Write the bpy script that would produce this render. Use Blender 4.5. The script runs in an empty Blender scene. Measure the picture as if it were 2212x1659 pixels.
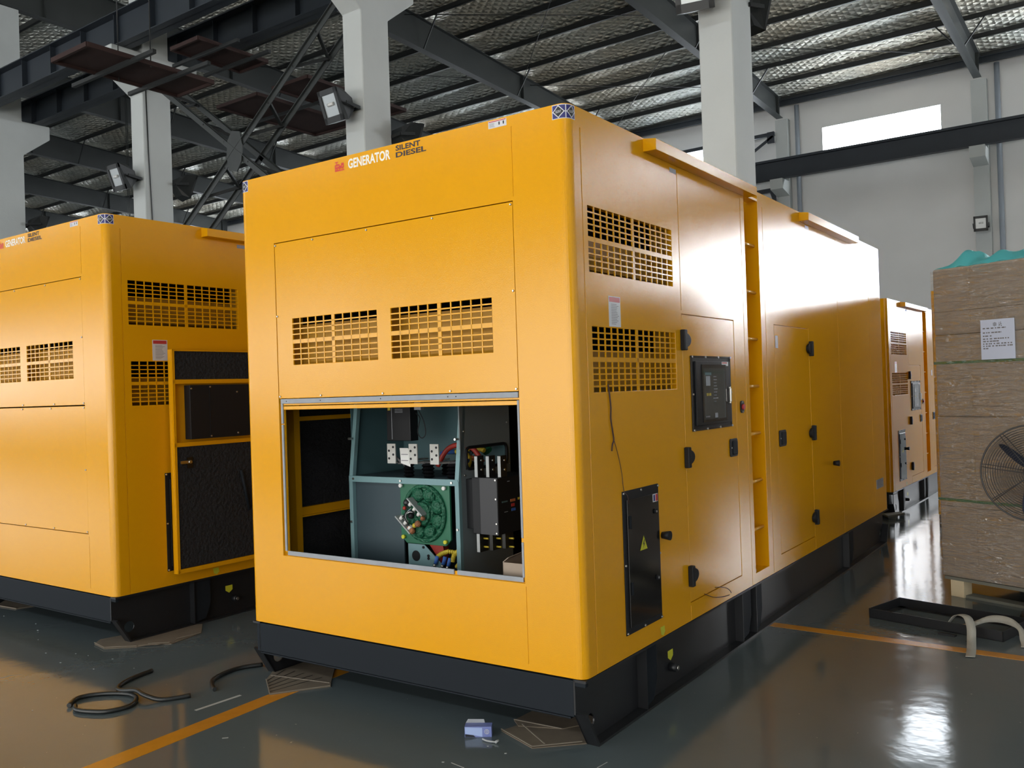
import bpy, bmesh, math, random
from mathutils import Vector, Matrix
random.seed(7)
SC = bpy.context.scene
COL = SC.collection
PI = math.pi

# ---------------------------------------------------------------- camera, world, light, exposure
def make_camera():
    yaw, pitch, roll, fpx = 0.625709, 0.006331, -0.032730, 1929.745
    f = Vector((-math.sin(yaw)*math.cos(pitch), math.cos(yaw)*math.cos(pitch), math.sin(pitch)))
    r = Vector((math.cos(yaw), math.sin(yaw), 0)); u = r.cross(f)
    r2 = r*math.cos(roll)+u*math.sin(roll); u2 = -r*math.sin(roll)+u*math.cos(roll)
    cd = bpy.data.cameras.new('camera'); cd.sensor_fit = 'HORIZONTAL'; cd.sensor_width = 36
    cd.lens = fpx/2212*36; cd.clip_start = .05; cd.clip_end = 300
    co = bpy.data.objects.new('camera', cd); COL.objects.link(co)
    m = Matrix.Identity(4)
    for i in range(3):
        m[i][0] = r2[i]; m[i][1] = u2[i]; m[i][2] = -f[i]
    m[0][3], m[1][3], m[2][3] = 0, 0, 1.599
    co.matrix_world = m
    SC.camera = co
make_camera()
w = bpy.data.worlds.new('world'); SC.world = w; w.use_nodes = True
bg = w.node_tree.nodes['Background']; bg.inputs[0].default_value = (.75, .87, 1, 1); bg.inputs[1].default_value = 1.2
SC.view_settings.view_transform = 'Standard'; SC.view_settings.look = 'None'
SC.view_settings.gamma = 1; SC.view_settings.use_curve_mapping = False
SC.view_settings.exposure = 0.0
L_FAR_WIN, L_FAR_DOOR, L_BACK_DOOR, L_BACK_WIN, L_SIDE = 22.0, 24.0, 6.1, 7.0, 1.5

# ---------------------------------------------------------------- mesh helpers
class MB:
    def __init__(s): s.v = []; s.f = []; s.sm = []
    def add(s, vs, fs, smooth=False):
        o = len(s.v); s.v += [tuple(v) for v in vs]
        for f in fs: s.f.append(tuple(i+o for i in f)); s.sm.append(smooth)
        return s
    def box(s, x0, x1, y0, y1, z0, z1, M=None):
        vs = [Vector((x, y, z)) for z in (z0, z1) for y in (y0, y1) for x in (x0, x1)]
        if M: vs = [M@v for v in vs]
        return s.add(vs, [(0,2,3,1),(4,5,7,6),(0,1,5,4),(2,6,7,3),(0,4,6,2),(1,3,7,5)])
    def bar(s, a, b, w, h=None, up=(0,0,1)):
        a = Vector(a); b = Vector(b); h = h or w; d = (b-a); L = d.length; d = d.normalized()
        up = Vector(up)
        if abs(d.dot(up)) > .99: up = Vector((0,1,0))
        x = d.cross(up).normalized(); z = x.cross(d)
        M = Matrix((( x[0], d[0], z[0], a[0]),(x[1], d[1], z[1], a[1]),(x[2], d[2], z[2], a[2]),(0,0,0,1)))
        return s.box(-w/2, w/2, 0, L, -h/2, h/2, M)
    def cyl(s, a, b, r, r2=None, n=16, smooth=True):
        a = Vector(a); b = Vector(b); r2 = r if r2 is None else r2; d = (b-a).normalized()
        up = Vector((0,0,1)) if abs(d.z) < .9 else Vector((1,0,0))
        x = d.cross(up).normalized(); y = d.cross(x)
        vs = []
        for p, q in ((a, r), (b, r2)):
            for i in range(n):
                t = 2*PI*i/n; vs.append(p+x*(q*math.cos(t))+y*(q*math.sin(t)))
        o = len(s.v); s.v += [tuple(v) for v in vs]
        for i in range(n):
            j = (i+1) % n; s.f.append((o+i, o+n+i, o+n+j, o+j)); s.sm.append(smooth)
        s.f.append(tuple(o+i for i in range(n))); s.sm.append(False)
        s.f.append(tuple(o+n+i for i in reversed(range(n)))); s.sm.append(False)
        return s
    def tube(s, pts, r, n=8, closed=False, sub=1):
        P = [Vector(p) for p in pts]
        if sub > 1:
            Q = []; m = len(P)
            rng = range(m if closed else m-1)
            for i in rng:
                g = lambda k: P[k % m] if closed else P[min(max(k, 0), m-1)]
                p0, p1, p2, p3 = g(i-1), g(i), g(i+1), g(i+2)
                for k in range(sub):
                    t = k/sub
                    Q.append(.5*((2*p1)+(p2-p0)*t+(2*p0-5*p1+4*p2-p3)*t*t+(3*p1-p0-3*p2+p3)*t**3))
            if not closed: Q.append(P[-1])
            P = Q
        m = len(P); o = len(s.v); x = None
        for i in range(m):
            if closed: d = (P[(i+1) % m]-P[i-1]).normalized()
            else: d = (P[min(i+1, m-1)]-P[max(i-1, 0)]).normalized()
            if x is None:
                up = Vector((0,0,1)) if abs(d.z) < .9 else Vector((1,0,0)); x = d.cross(up).normalized()
            else:
                x = (x-d*x.dot(d))
                x = x.normalized() if x.length > 1e-6 else d.orthogonal().normalized()
            y = d.cross(x)
            for k in range(n):
                t = 2*PI*k/n; s.v.append(tuple(P[i]+x*(r*math.cos(t))+y*(r*math.sin(t))))
        for i in range(m if closed else m-1):
            a = o+i*n; b = o+((i+1) % m)*n
            for k in range(n):
                j = (k+1) % n; s.f.append((a+k, a+j, b+j, b+k)); s.sm.append(True)
        if not closed:
            s.f.append(tuple(o+k for k in reversed(range(n)))); s.sm.append(False)
            s.f.append(tuple(o+(m-1)*n+k for k in range(n))); s.sm.append(False)
        return s
    def prism(s, poly, ax, a, b):
        """poly in the two other axes (x: y,z | y: x,z | z: x,y), extruded along ax from a to b"""
        def P(p, t): return (t, p[0], p[1]) if ax == 0 else (p[0], t, p[1]) if ax == 1 else (p[0], p[1], t)
        n = len(poly)
        return s.add([P(p, a) for p in poly]+[P(p, b) for p in poly],
                     [tuple(range(n)), tuple(reversed(range(n, 2*n)))]+[(i, i+n, (i+1) % n+n, (i+1) % n) for i in range(n)])
    def ball(s, c, r, n=12, sc=(1,1,1), M=None):
        c = Vector(c); vs = []; m = n//2
        for i in range(m+1):
            a = PI*i/m
            for k in range(n):
                t = 2*PI*k/n
                v = Vector((r*sc[0]*math.sin(a)*math.cos(t), r*sc[1]*math.sin(a)*math.sin(t), r*sc[2]*math.cos(a)))
                if M: v = M@v
                vs.append(c+v)
        fs = [(i*n+k, (i+1)*n+k, (i+1)*n+(k+1) % n, i*n+(k+1) % n) for i in range(m) for k in range(n)]
        return s.add(vs, fs, True)
    def grid(s, nx, ny, fn, thick=0, smooth=True):
        vs = [fn(i/nx, j/ny) for j in range(ny+1) for i in range(nx+1)]
        fs = [(j*(nx+1)+i, j*(nx+1)+i+1, (j+1)*(nx+1)+i+1, (j+1)*(nx+1)+i) for j in range(ny) for i in range(nx)]
        return s.add(vs, fs, smooth)
    def build(s, name, mat, parent=None, bevel=0, solid=0, fix=True, seg=2):
        vs = s.v; loc = (0, 0, 0)
        if parent is None:
            xs = [v[0] for v in vs]; ys = [v[1] for v in vs]; zs = [v[2] for v in vs]
            loc = ((min(xs)+max(xs))/2, (min(ys)+max(ys))/2, min(zs))
        elif G['gen']: loc = (0, 0, -GZ)
        vs = [(v[0]-loc[0], v[1]-loc[1], v[2]-loc[2]) for v in vs]
        me = bpy.data.meshes.new(name); me.from_pydata(vs, [], s.f)
        me.polygons.foreach_set('use_smooth', s.sm)
        if fix:
            bm = bmesh.new(); bm.from_mesh(me)
            bmesh.ops.remove_doubles(bm, verts=bm.verts, dist=1e-6)
            bmesh.ops.recalc_face_normals(bm, faces=bm.faces); bm.to_mesh(me); bm.free()
        me.materials.append(mat); me.update()
        o = bpy.data.objects.new(name, me); COL.objects.link(o)
        if parent is None: o.location = loc
        else: o.parent = parent
        if solid:
            m = o.modifiers.new('solid', 'SOLIDIFY'); m.thickness = solid; m.offset = 0
        if bevel:
            m = o.modifiers.new('bevel', 'BEVEL'); m.width = bevel; m.segments = seg; m.limit_method = 'ANGLE'; m.angle_limit = .6
        return o
GZ = .05
G = {'gen': False}
def tag(o, label=None, cat=None, group=None, kind=None):
    if label: o['label'] = label
    if cat: o['category'] = cat
    if group: o['group'] = group
    if kind: o['kind'] = kind
    return o
def empty(name, loc, rz=0, sc=1):
    o = bpy.data.objects.new(name, None); COL.objects.link(o); o.empty_display_size = .1
    o.location = loc; o.rotation_euler = (0, 0, rz); o.scale = (sc,)*3
    return o
def struct(mb, name, mat, **k):
    return tag(mb.build(name, mat, **k), kind='structure')
def copy_tree(o, parent=None):
    c = o.copy(); COL.objects.link(c); c.parent = parent
    for ch in list(o.children): copy_tree(ch, c)
    return c
def cut(o, cutters):
    """subtract every MB of cutters from o and bake"""
    tmp = []
    for k, mb in enumerate(cutters):
        me = bpy.data.meshes.new('cut'); off = o.location if o.parent is None else Vector((0,0,0))
        zz = GZ if (G['gen'] and o.parent is not None) else 0
        me.from_pydata([(v[0]-off[0], v[1]-off[1], v[2]-off[2]+zz) for v in mb.v], [], mb.f)
        bm = bmesh.new(); bm.from_mesh(me); bmesh.ops.recalc_face_normals(bm, faces=bm.faces); bm.to_mesh(me); bm.free()
        c = bpy.data.objects.new('cut', me); COL.objects.link(c); c.matrix_world = o.matrix_world if False else Matrix.Identity(4)
        tmp.append(c)
    par = o.parent; mat = o.data.materials[0]; loc = o.location.copy()
    o.parent = None; o.location = (0, 0, 0)
    mods = []
    for c in tmp:
        m = o.modifiers.new('b', 'BOOLEAN'); m.object = c; m.operation = 'DIFFERENCE'; m.solver = 'EXACT'; mods.append(m)
    dg = bpy.context.evaluated_depsgraph_get(); dg.update()
    me = bpy.data.meshes.new_from_object(o.evaluated_get(dg))
    for m in mods: o.modifiers.remove(m)
    o.data = me
    if not me.materials: me.materials.append(mat)
    o.parent = par; o.location = loc
    for c in tmp: bpy.data.objects.remove(c)
    return o
def rrect(x0, x1, y0, y1, r, n=6):
    P = []
    for cx, cy, a in ((x1-r, y1-r, 0), (x0+r, y1-r, PI/2), (x0+r, y0+r, PI), (x1-r, y0+r, 3*PI/2)):
        for i in range(n+1):
            t = a+PI/2*i/n; P.append((cx+r*math.cos(t), cy+r*math.sin(t)))
    return P
def text_mb(txt, x0, x1, z0, z1, fn, bold=.0):
    """lettering fitted into the box x0..x1, z0..z1, mapped by fn(u,v)->3D"""
    cu = bpy.data.curves.new('t', 'FONT'); cu.body = txt; cu.offset = bold; cu.resolution_u = 3
    ob = bpy.data.objects.new('t', cu); COL.objects.link(ob)
    dg = bpy.context.evaluated_depsgraph_get(); dg.update()
    me = bpy.data.meshes.new_from_object(ob.evaluated_get(dg))
    vs = [v.co.copy() for v in me.vertices]; fs = [tuple(p.vertices) for p in me.polygons]
    bpy.data.objects.remove(ob); bpy.data.meshes.remove(me)
    ax, bx = min(v.x for v in vs), max(v.x for v in vs); ay, by = min(v.y for v in vs), max(v.y for v in vs)
    mb = MB(); mb.add([fn(x0+(v.x-ax)/(bx-ax)*(x1-x0), z0+(v.y-ay)/(by-ay)*(z1-z0)) for v in vs], fs)
    return mb

# ---------------------------------------------------------------- materials
def nodes(m):
    nt = m.node_tree; return nt, nt.nodes, nt.links
def mat(name, col, rough=.5, metal=0, spec=.5, bump=0, bscale=60, vary=0, vscale=3, coat=0, coatr=.1, alpha=1, emis=None, estr=0, bdist=.01, trans=0, ior=None):
    m = bpy.data.materials.new(name); m.use_nodes = True; nt, N, L = nodes(m)
    b = N['Principled BSDF']; b.inputs['Base Color'].default_value = (*col, 1)
    b.inputs['Roughness'].default_value = rough; b.inputs['Metallic'].default_value = metal
    b.inputs['Specular IOR Level'].default_value = spec
    b.inputs['Coat Weight'].default_value = coat; b.inputs['Coat Roughness'].default_value = coatr
    if alpha < 1: b.inputs['Alpha'].default_value = alpha
    if trans: b.inputs['Transmission Weight'].default_value = trans
    if ior: b.inputs['IOR'].default_value = ior
    if emis: b.inputs['Emission Color'].default_value = (*emis, 1); b.inputs['Emission Strength'].default_value = estr
    tc = N.new('ShaderNodeTexCoord')
    if vary:
        n = N.new('ShaderNodeTexNoise'); n.inputs['Scale'].default_value = vscale; n.inputs['Detail'].default_value = 6
        L.new(tc.outputs['Object'], n.inputs['Vector'])
        mx = N.new('ShaderNodeMix'); mx.data_type = 'RGBA'
        mx.inputs[6].default_value = (*[c*(1-vary) for c in col], 1); mx.inputs[7].default_value = (*[min(1, c*(1+vary)) for c in col], 1)
        L.new(n.outputs[0], mx.inputs[0]); L.new(mx.outputs[2], b.inputs['Base Color'])
    if bump:
        n = N.new('ShaderNodeTexNoise'); n.inputs['Scale'].default_value = bscale; n.inputs['Detail'].default_value = 3
        L.new(tc.outputs['Object'], n.inputs['Vector'])
        bp = N.new('ShaderNodeBump'); bp.inputs['Strength'].default_value = bump; bp.inputs['Distance'].default_value = bdist
        L.new(n.outputs[0], bp.inputs['Height']); L.new(bp.outputs[0], b.inputs['Normal'])
    return m
def emat(name, col, s):
    m = bpy.data.materials.new(name); m.use_nodes = True; nt, N, L = nodes(m)
    N.remove(N['Principled BSDF']); e = N.new('ShaderNodeEmission'); e.inputs[0].default_value = (*col, 1); e.inputs[1].default_value = s
    L.new(e.outputs[0], N['Material Output'].inputs[0]); return m
M = {}
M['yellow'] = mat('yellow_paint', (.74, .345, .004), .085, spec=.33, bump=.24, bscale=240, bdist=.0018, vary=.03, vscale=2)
M['baffle'] = mat('yellow_paint_shaded', (.42, .21, .01), .6)  # the yellow paint, darkened to stand for shade behind the vents
M['skid'] = mat('skid_paint', (.012, .013, .015), .42, bump=.1, bscale=80, bdist=.002, vary=.25, vscale=6)
M['skidplate'] = mat('skid_plate_paint', (.013, .017, .022), .6, spec=.15)
M['black'] = mat('black_plastic', (.012, .013, .015), .5, spec=.25)
M['blackgloss'] = mat('black_gloss_paint', (.008, .008, .008), .12)
M['foam'] = mat('acoustic_foam', (.013, .013, .015), .95, bump=1, bscale=45, bdist=.02)
M['steel'] = mat('bolt_steel', (.55, .55, .52), .3, metal=1)
M['tin'] = mat('tinned_bar', (.34, .36, .36), .5, metal=.3)
M['bartin'] = mat('bar_face', (.5, .5, .47), .5)
M['barblack'] = mat('bar_dark', (.03, .03, .028), .4, metal=.5)
M['gasket'] = mat('grey_gasket', (.30, .32, .35), .6, vary=.2, vscale=12)
M['teal'] = mat('teal_paint', (.07, .14, .155), .55, vary=.08, vscale=5)
M['teallight'] = mat('teal_edge', (.17, .30, .32), .5)
M['tealdark'] = mat('slate_panel', (.035, .06, .075), .55)
M['slate'] = mat('slate_side', (.17, .20, .21), .6)
M['strip'] = mat('breaker_strip', (.03, .031, .035), .5)
M['cloth'] = mat('green_varnished_winding', (.008, .10, .05), .5, vary=.5, vscale=30, bump=1, bscale=55, bdist=.02)
M['green'] = mat('green_enamel', (.01, .12, .06), .45, vary=.3, vscale=9)
M['red'] = mat('red_part', (.35, .03, .02), .5)
M['copper'] = mat('copper_coil', (.28, .11, .045), .6, vary=.5, vscale=60, bump=1, bscale=90, bdist=.01)
M['yel2'] = mat('cable_yellow', (.55, .42, .03), .5)
M['blue2'] = mat('lug_blue', (.05, .15, .5), .5)
M['orange2'] = mat('tab_orange', (.5, .16, .06), .5)
M['white'] = mat('white_plastic', (.7, .7, .68), .5)
M['stickw'] = mat('sticker_white', (.62, .62, .64), .4)
M['stickred'] = mat('sticker_red', (.5, .04, .04), .4)
M['stickblue'] = mat('sticker_blue', (.02, .02, .15), .35)
M['stickblack'] = mat('sticker_black', (.01, .012, .015), .3)
M['stickgrey'] = mat('sticker_print', (.16, .16, .18), .5)
M['stickyel'] = mat('sticker_yellow', (.55, .55, .03), .4)
M['textw'] = mat('letter_white', (.85, .8, .68), .5)
M['textk'] = mat('letter_black', (.02, .006, .004), .5)
M['textr'] = mat('emblem_red', (.6, .025, .012), .5)
M['ladder'] = mat('rung_paint', (.80, .40, .05), .25)
M['conc'] = mat('painted_concrete', (.56, .585, .57), .8, vary=.1, vscale=1.3, bump=.15, bscale=30)
M['wall'] = mat('wall_plaster', (.80, .79, .765), .85, vary=.07, vscale=.7, bump=.1, bscale=8)
M['wallshade'] = mat('corbel_plaster', (.62, .58, .50), .85)
M['girder'] = mat('girder_paint', (.024, .031, .040), .5, vary=.2, vscale=2)
M['rafter'] = mat('rafter_paint', (.040, .045, .044), .5, vary=.15, vscale=2)
M['purlin'] = mat('purlin_paint', (.018, .02, .02), .5)
M['rust'] = mat('red_oxide', (.036, .015, .012), .8, vary=.3, vscale=3)
M['lampb'] = mat('lamp_black', (.01, .012, .012), .45)
M['lampglass'] = mat('lamp_reflector', (.30, .32, .32), .3, metal=.6)
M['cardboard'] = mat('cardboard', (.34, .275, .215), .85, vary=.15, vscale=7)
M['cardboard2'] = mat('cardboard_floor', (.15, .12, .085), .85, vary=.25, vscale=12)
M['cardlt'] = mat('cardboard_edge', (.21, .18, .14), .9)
M['rubber'] = mat('rubber_tube', (.012, .014, .014), .35)
M['wood'] = mat('pallet_wood', (.62, .52, .34), .8, vary=.15, vscale=10)
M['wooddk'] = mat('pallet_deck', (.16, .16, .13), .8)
M['strap'] = mat('webbing', (.38, .37, .32), .8, bump=.4, bscale=200)
M['bluefilm'] = mat('blue_film', (.20, .92, 1), .35, alpha=.93)
_n = M['bluefilm'].node_tree; _t = _n.nodes.new('ShaderNodeBsdfTranslucent'); _t.inputs[0].default_value = (.3, .98, 1, 1); _a = _n.nodes.new('ShaderNodeMixShader')
_n.links.new(_n.nodes['Principled BSDF'].outputs[0], _a.inputs[1]); _n.links.new(_t.outputs[0], _a.inputs[2]); _n.links.new(_a.outputs[0], _n.nodes['Material Output'].inputs[0])
M['greenstrap'] = mat('green_band', (.02, .16, .07), .35)
M['paper'] = mat('paper', (.55, .62, .78), .5)
M['fandark'] = mat('fan_wire', (.06, .06, .06), .4, metal=.5)
M['fanblade'] = mat('fan_blade', (.03, .04, .07), .4, metal=.3)
M['wire'] = mat('thin_wire', (.05, .02, .015), .6)
M['chalk'] = mat('white_scrap', (.34, .36, .36), .9)
M['boxblue'] = mat('pack_light_blue', (.35, .45, .72), .35)
M['boxblue2'] = mat('pack_violet_blue', (.17, .21, .47), .35)
M['linepaint'] = mat('floor_line_orange', (.52, .22, .02), .25, vary=.15, vscale=14)
M['glassdk'] = mat('panel_glass', (.05, .06, .06), .08, spec=.6)
M['winframe'] = mat('window_frame', (.5, .52, .55), .5)
M['pipe'] = mat('grey_pipe', (.33, .37, .42), .5)

def foil():
    m = bpy.data.materials.new('foil_insulation'); m.use_nodes = True; nt, N, L = nodes(m)
    b = N['Principled BSDF']; b.inputs['Metallic'].default_value = .5; b.inputs['Roughness'].default_value = .27
    tc = N.new('ShaderNodeTexCoord')
    # crumples stretched along the slope
    mp = N.new('ShaderNodeMapping'); mp.inputs['Scale'].default_value = (1.3, 5.0, 1); L.new(tc.outputs['Object'], mp.inputs['Vector'])
    n1 = N.new('ShaderNodeTexNoise'); n1.inputs['Scale'].default_value = 1.6; n1.inputs['Detail'].default_value = 5; n1.inputs['Distortion'].default_value = .6
    L.new(mp.outputs[0], n1.inputs['Vector'])
    # quilting: wire mesh diamonds
    def wave(rot):
        q = N.new('ShaderNodeMapping'); q.inputs['Rotation'].default_value = (0, 0, rot); L.new(tc.outputs['Object'], q.inputs['Vector'])
        wv = N.new('ShaderNodeTexWave'); wv.inputs['Scale'].default_value = 1.6; wv.inputs['Distortion'].default_value = .8; wv.wave_profile = 'SIN'
        wv.inputs['Detail Scale'].default_value = 1
        L.new(q.outputs[0], wv.inputs['Vector']); return wv
    a, c = wave(.9), wave(-.9)
    mn = N.new('ShaderNodeMath'); mn.operation = 'MINIMUM'; L.new(a.outputs['Fac'], mn.inputs[0]); L.new(c.outputs['Fac'], mn.inputs[1])
    ad = N.new('ShaderNodeMath'); ad.operation = 'MULTIPLY_ADD'; ad.inputs[1].default_value = .35
    L.new(mn.outputs[0], ad.inputs[0]); L.new(n1.outputs[0], ad.inputs[2])
    bp = N.new('ShaderNodeBump'); bp.inputs['Strength'].default_value = 1; bp.inputs['Distance'].default_value = .2
    L.new(ad.outputs[0], bp.inputs['Height']); L.new(bp.outputs[0], b.inputs['Normal'])
    n2 = N.new('ShaderNodeTexNoise'); n2.inputs['Scale'].default_value = .25; n2.inputs['Detail'].default_value = 3; L.new(tc.outputs['Object'], n2.inputs['Vector'])
    rp = N.new('ShaderNodeValToRGB'); rp.color_ramp.elements[0].position = .35; rp.color_ramp.elements[1].position = .65
    rp.color_ramp.elements[0].color = (.84, .76, .61, 1); rp.color_ramp.elements[1].color = (.82, .86, .81, 1)
    L.new(n2.outputs[0], rp.inputs[0]); L.new(rp.outputs[0], b.inputs['Base Color'])
    return m
M['foil'] = foil()
def floor_mat():
    m = bpy.data.materials.new('epoxy_floor'); m.use_nodes = True; nt, N, L = nodes(m)
    b = N['Principled BSDF']; b.inputs['Specular IOR Level'].default_value = .46
    tc = N.new('ShaderNodeTexCoord')
    n = N.new('ShaderNodeTexNoise'); n.inputs['Scale'].default_value = .8; n.inputs['Detail'].default_value = 5; L.new(tc.outputs['Object'], n.inputs['Vector'])
    mx = N.new('ShaderNodeMix'); mx.data_type = 'RGBA'; mx.inputs[6].default_value = (.080, .103, .112, 1); mx.inputs[7].default_value = (.110, .136, .144, 1)
    L.new(n.outputs[0], mx.inputs[0])
    # small specks of grit
    v = N.new('ShaderNodeTexNoise'); v.inputs['Scale'].default_value = 38; v.inputs['Detail'].default_value = 2; L.new(tc.outputs['Object'], v.inputs['Vector'])
    rp = N.new('ShaderNodeValToRGB'); rp.color_ramp.elements[0].position = .765; rp.color_ramp.elements[1].position = .80
    rp.color_ramp.elements[0].color = (0,0,0,1); rp.color_ramp.elements[1].color = (1,1,1,1); L.new(v.outputs[0], rp.inputs[0])
    m2 = N.new('ShaderNodeMix'); m2.data_type = 'RGBA'; m2.inputs[7].default_value = (.3, .32, .3, 1)
    L.new(rp.outputs[0], m2.inputs[0]); L.new(mx.outputs[2], m2.inputs[6]); L.new(m2.outputs[2], b.inputs['Base Color'])
    n3 = N.new('ShaderNodeTexNoise'); n3.inputs['Scale'].default_value = 1.7; n3.inputs['Detail'].default_value = 4; L.new(tc.outputs['Object'], n3.inputs['Vector'])
    mr = N.new('ShaderNodeMapRange'); mr.inputs[3].default_value = .06; mr.inputs[4].default_value = .16; L.new(n3.outputs[0], mr.inputs[0]); L.new(mr.outputs[0], b.inputs['Roughness'])
    n4 = N.new('ShaderNodeTexNoise'); n4.inputs['Scale'].default_value = 7; n4.inputs['Detail'].default_value = 3; L.new(tc.outputs['Object'], n4.inputs['Vector'])
    bp = N.new('ShaderNodeBump'); bp.inputs['Strength'].default_value = .12; bp.inputs['Distance'].default_value = .01
    L.new(n4.outputs[0], bp.inputs['Height']); L.new(bp.outputs[0], b.inputs['Normal'])
    return m
M['floor'] = floor_mat()
def wrap_mat():
    m = bpy.data.materials.new('stretch_film'); m.use_nodes = True; nt, N, L = nodes(m)
    out = N['Material Output']; N.remove(N['Principled BSDF'])
    g = N.new('ShaderNodeBsdfGlossy'); g.inputs['Roughness'].default_value = .11; g.inputs[0].default_value = (.9, .9, .9, 1)
    t = N.new('ShaderNodeBsdfTransparent'); mx = N.new('ShaderNodeMixShader'); mx.inputs[0].default_value = .33
    L.new(t.outputs[0], mx.inputs[1]); L.new(g.outputs[0], mx.inputs[2]); L.new(mx.outputs[0], out.inputs[0])
    tc = N.new('ShaderNodeTexCoord'); mp = N.new('ShaderNodeMapping'); mp.inputs['Scale'].default_value = (1.2, 1.2, 7); mp.inputs['Rotation'].default_value = (0, .15, 0)
    L.new(tc.outputs['Object'], mp.inputs['Vector'])
    n = N.new('ShaderNodeTexNoise'); n.inputs['Scale'].default_value = 5; n.inputs['Detail'].default_value = 6; n.inputs['Distortion'].default_value = 1.2
    L.new(mp.outputs[0], n.inputs['Vector'])
    bp = N.new('ShaderNodeBump'); bp.inputs['Strength'].default_value = 1; bp.inputs['Distance'].default_value = .06
    L.new(n.outputs[0], bp.inputs['Height']); L.new(bp.outputs[0], g.inputs['Normal'])
    return m
M['wrap'] = wrap_mat()
M['win'] = emat('daylight_window', (.86, .93, 1), L_FAR_WIN)
M['fardoor'] = emat('daylight_far_door', (.93, .96, 1), L_FAR_DOOR)
M['fardoor2'] = emat('daylight_far_door_low', (.93, .96, 1), .6)
M['front_fill'] = emat('front_fill_glow', (.9, .95, 1), 17.0)  # glow of the added high panes behind the camera
M['backdoor'] = emat('daylight_back_door', (1, .97, .92), L_BACK_DOOR)
M['backwin'] = emat('daylight_back_window', (.95, .97, 1), L_BACK_WIN)
M['side_fill'] = emat('side_fill_glow', (.9, .95, 1), L_SIDE)  # fill glow added in the unseen right wall

# ---------------------------------------------------------------- the hall
XL, XR, YF, YB = -64, 14, 30.35, -9.7
WIN = [(-8.82+6*k, -5.2+6*k) for k in range(-9, 4)]
WZ0, WZ1 = 9.13, 10.0
fl = MB().box(XL, XR, YB, YF, -.15, 0); struct(fl, 'floor', M['floor'])
# far wall with window row and the tall doorway to the right
wf = MB()
wf.box(XL, 0, YF, YF+.24, 0, WZ0); wf.box(0, 1.1, YF, YF+.24, 3.1, 6.36); wf.box(0, 2.3, YF, YF+.24, 6.35, WZ0); wf.box(1.7, 2.3, YF, YF+.24, 0, 3.1); wf.box(8.6, XR, YF, YF+.24, 0, WZ0); wf.box(2.3, 8.6, YF, YF+.24, 6.35, WZ0); wf.box(2.3, 8.6, YF, YF+.24, 0, 3.1)
wf.box(XL, XR, YF, YF+.24, WZ1, 12.4)
edges = [XL]+[e for a in WIN for e in a]+[XR]
for i in range(0, len(edges), 2): wf.box(edges[i], edges[i+1], YF, YF+.24, WZ0, WZ1)
struct(wf, 'wall_back', M['wall'])
for i, (a, b) in enumerate(WIN):
    o = struct(MB().box(a, b, YF+.16, YF+.18, WZ0, WZ1), 'window_%d' % (i+1), M['win'])
    fr = MB()
    for x in (a+.012, b-.012): fr.box(x-.012, x+.012, YF+.10, YF+.15, WZ0, WZ1)
    for x in (a+(b-a)*.25, a+(b-a)*.5, a+(b-a)*.75): fr.box(x-.03, x+.03, YF+.08, YF+.12, WZ0, WZ0+.05)
    fr.box(a, b, YF+.10, YF+.15, WZ0, WZ0+.03); fr.box(a, b, YF+.10, YF+.15, WZ1-.02, WZ1)
    fb = fr.build('window_frame', M['winframe'], o); fb.location = [-c for c in o.location]
o = struct(MB().box(1.1, 8.6, YF+.2, YF+.22, 3.1, 6.35), 'window_60', M['fardoor'])
struct(MB().box(0, 1.7, YF+.2, YF+.22, 0, 3.1), 'door_2', M['fardoor2'])
# wall behind the camera: a big doorway and a row of low windows
wn = MB(); bd = (-13.0, 7.0); BW = [(-18.5-6*k, -14.7-6*k) for k in range(7)]
wn.box(bd[1], XR, YB-.24, YB, 0, WZ0); wn.box(XL, XR, YB-.24, YB, WZ1, 12.4); wn.box(bd[0], bd[1], YB-.24, YB, 3.9, WZ0)
wn.box(XL, bd[0], YB-.24, YB, 0, 1.3); wn.box(XL, bd[0], YB-.24, YB, 4.2, WZ0)
for i in range(0, len(edges), 2): wn.box(edges[i], edges[i+1], YB-.24, YB, WZ0, WZ1)
e2 = sorted([XL, bd[0]]+[v for a in BW for v in a])
for i in range(0, len(e2), 2): wn.box(e2[i], e2[i+1], YB-.24, YB, 1.3, 4.2)
struct(wn, 'wall_front', M['wall'])
struct(MB().box(*bd, YB-.16, YB-.14, 0, 3.9), 'door_1', M['backdoor'])
for i, (a, b) in enumerate(WIN): struct(MB().box(a, b, YB-.16, YB-.14, WZ0, WZ1), 'window_%d' % (40+i), M['front_fill'])  # unseen high panes, added to brighten the roof and far wall
for i, (a, b) in enumerate(BW): struct(MB().box(a, b, YB-.16, YB-.14, 1.3, 4.2), 'window_%d' % (20+i), M['backwin'])
# right wall with unseen glowing panes added to light the generator sides
SW = [(-7.5, -3.5), (-1.5, 2.5), (4.5, 8.5), (10.5, 14.5)]
wr = MB(); wr.box(XR, XR+.24, YB, YF, 0, 1.2); wr.box(XR, XR+.24, YB, YF, 5.0, 12.4)
e3 = [YB]+[v for a in SW for v in a]+[YF]
for i in range(0, len(e3), 2): wr.box(XR, XR+.24, e3[i], e3[i+1], 1.2, 5.0)
struct(wr, 'wall_right', M['wall'])
for i, (a, b) in enumerate(SW): struct(MB().box(XR+.14, XR+.16, a, b, 1.2, 5.0), 'window_%d' % (30+i), M['side_fill'])
struct(MB().box(XL-.24, XL, YB, YF, 0, 12.4), 'wall_left', M['wall'])
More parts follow.
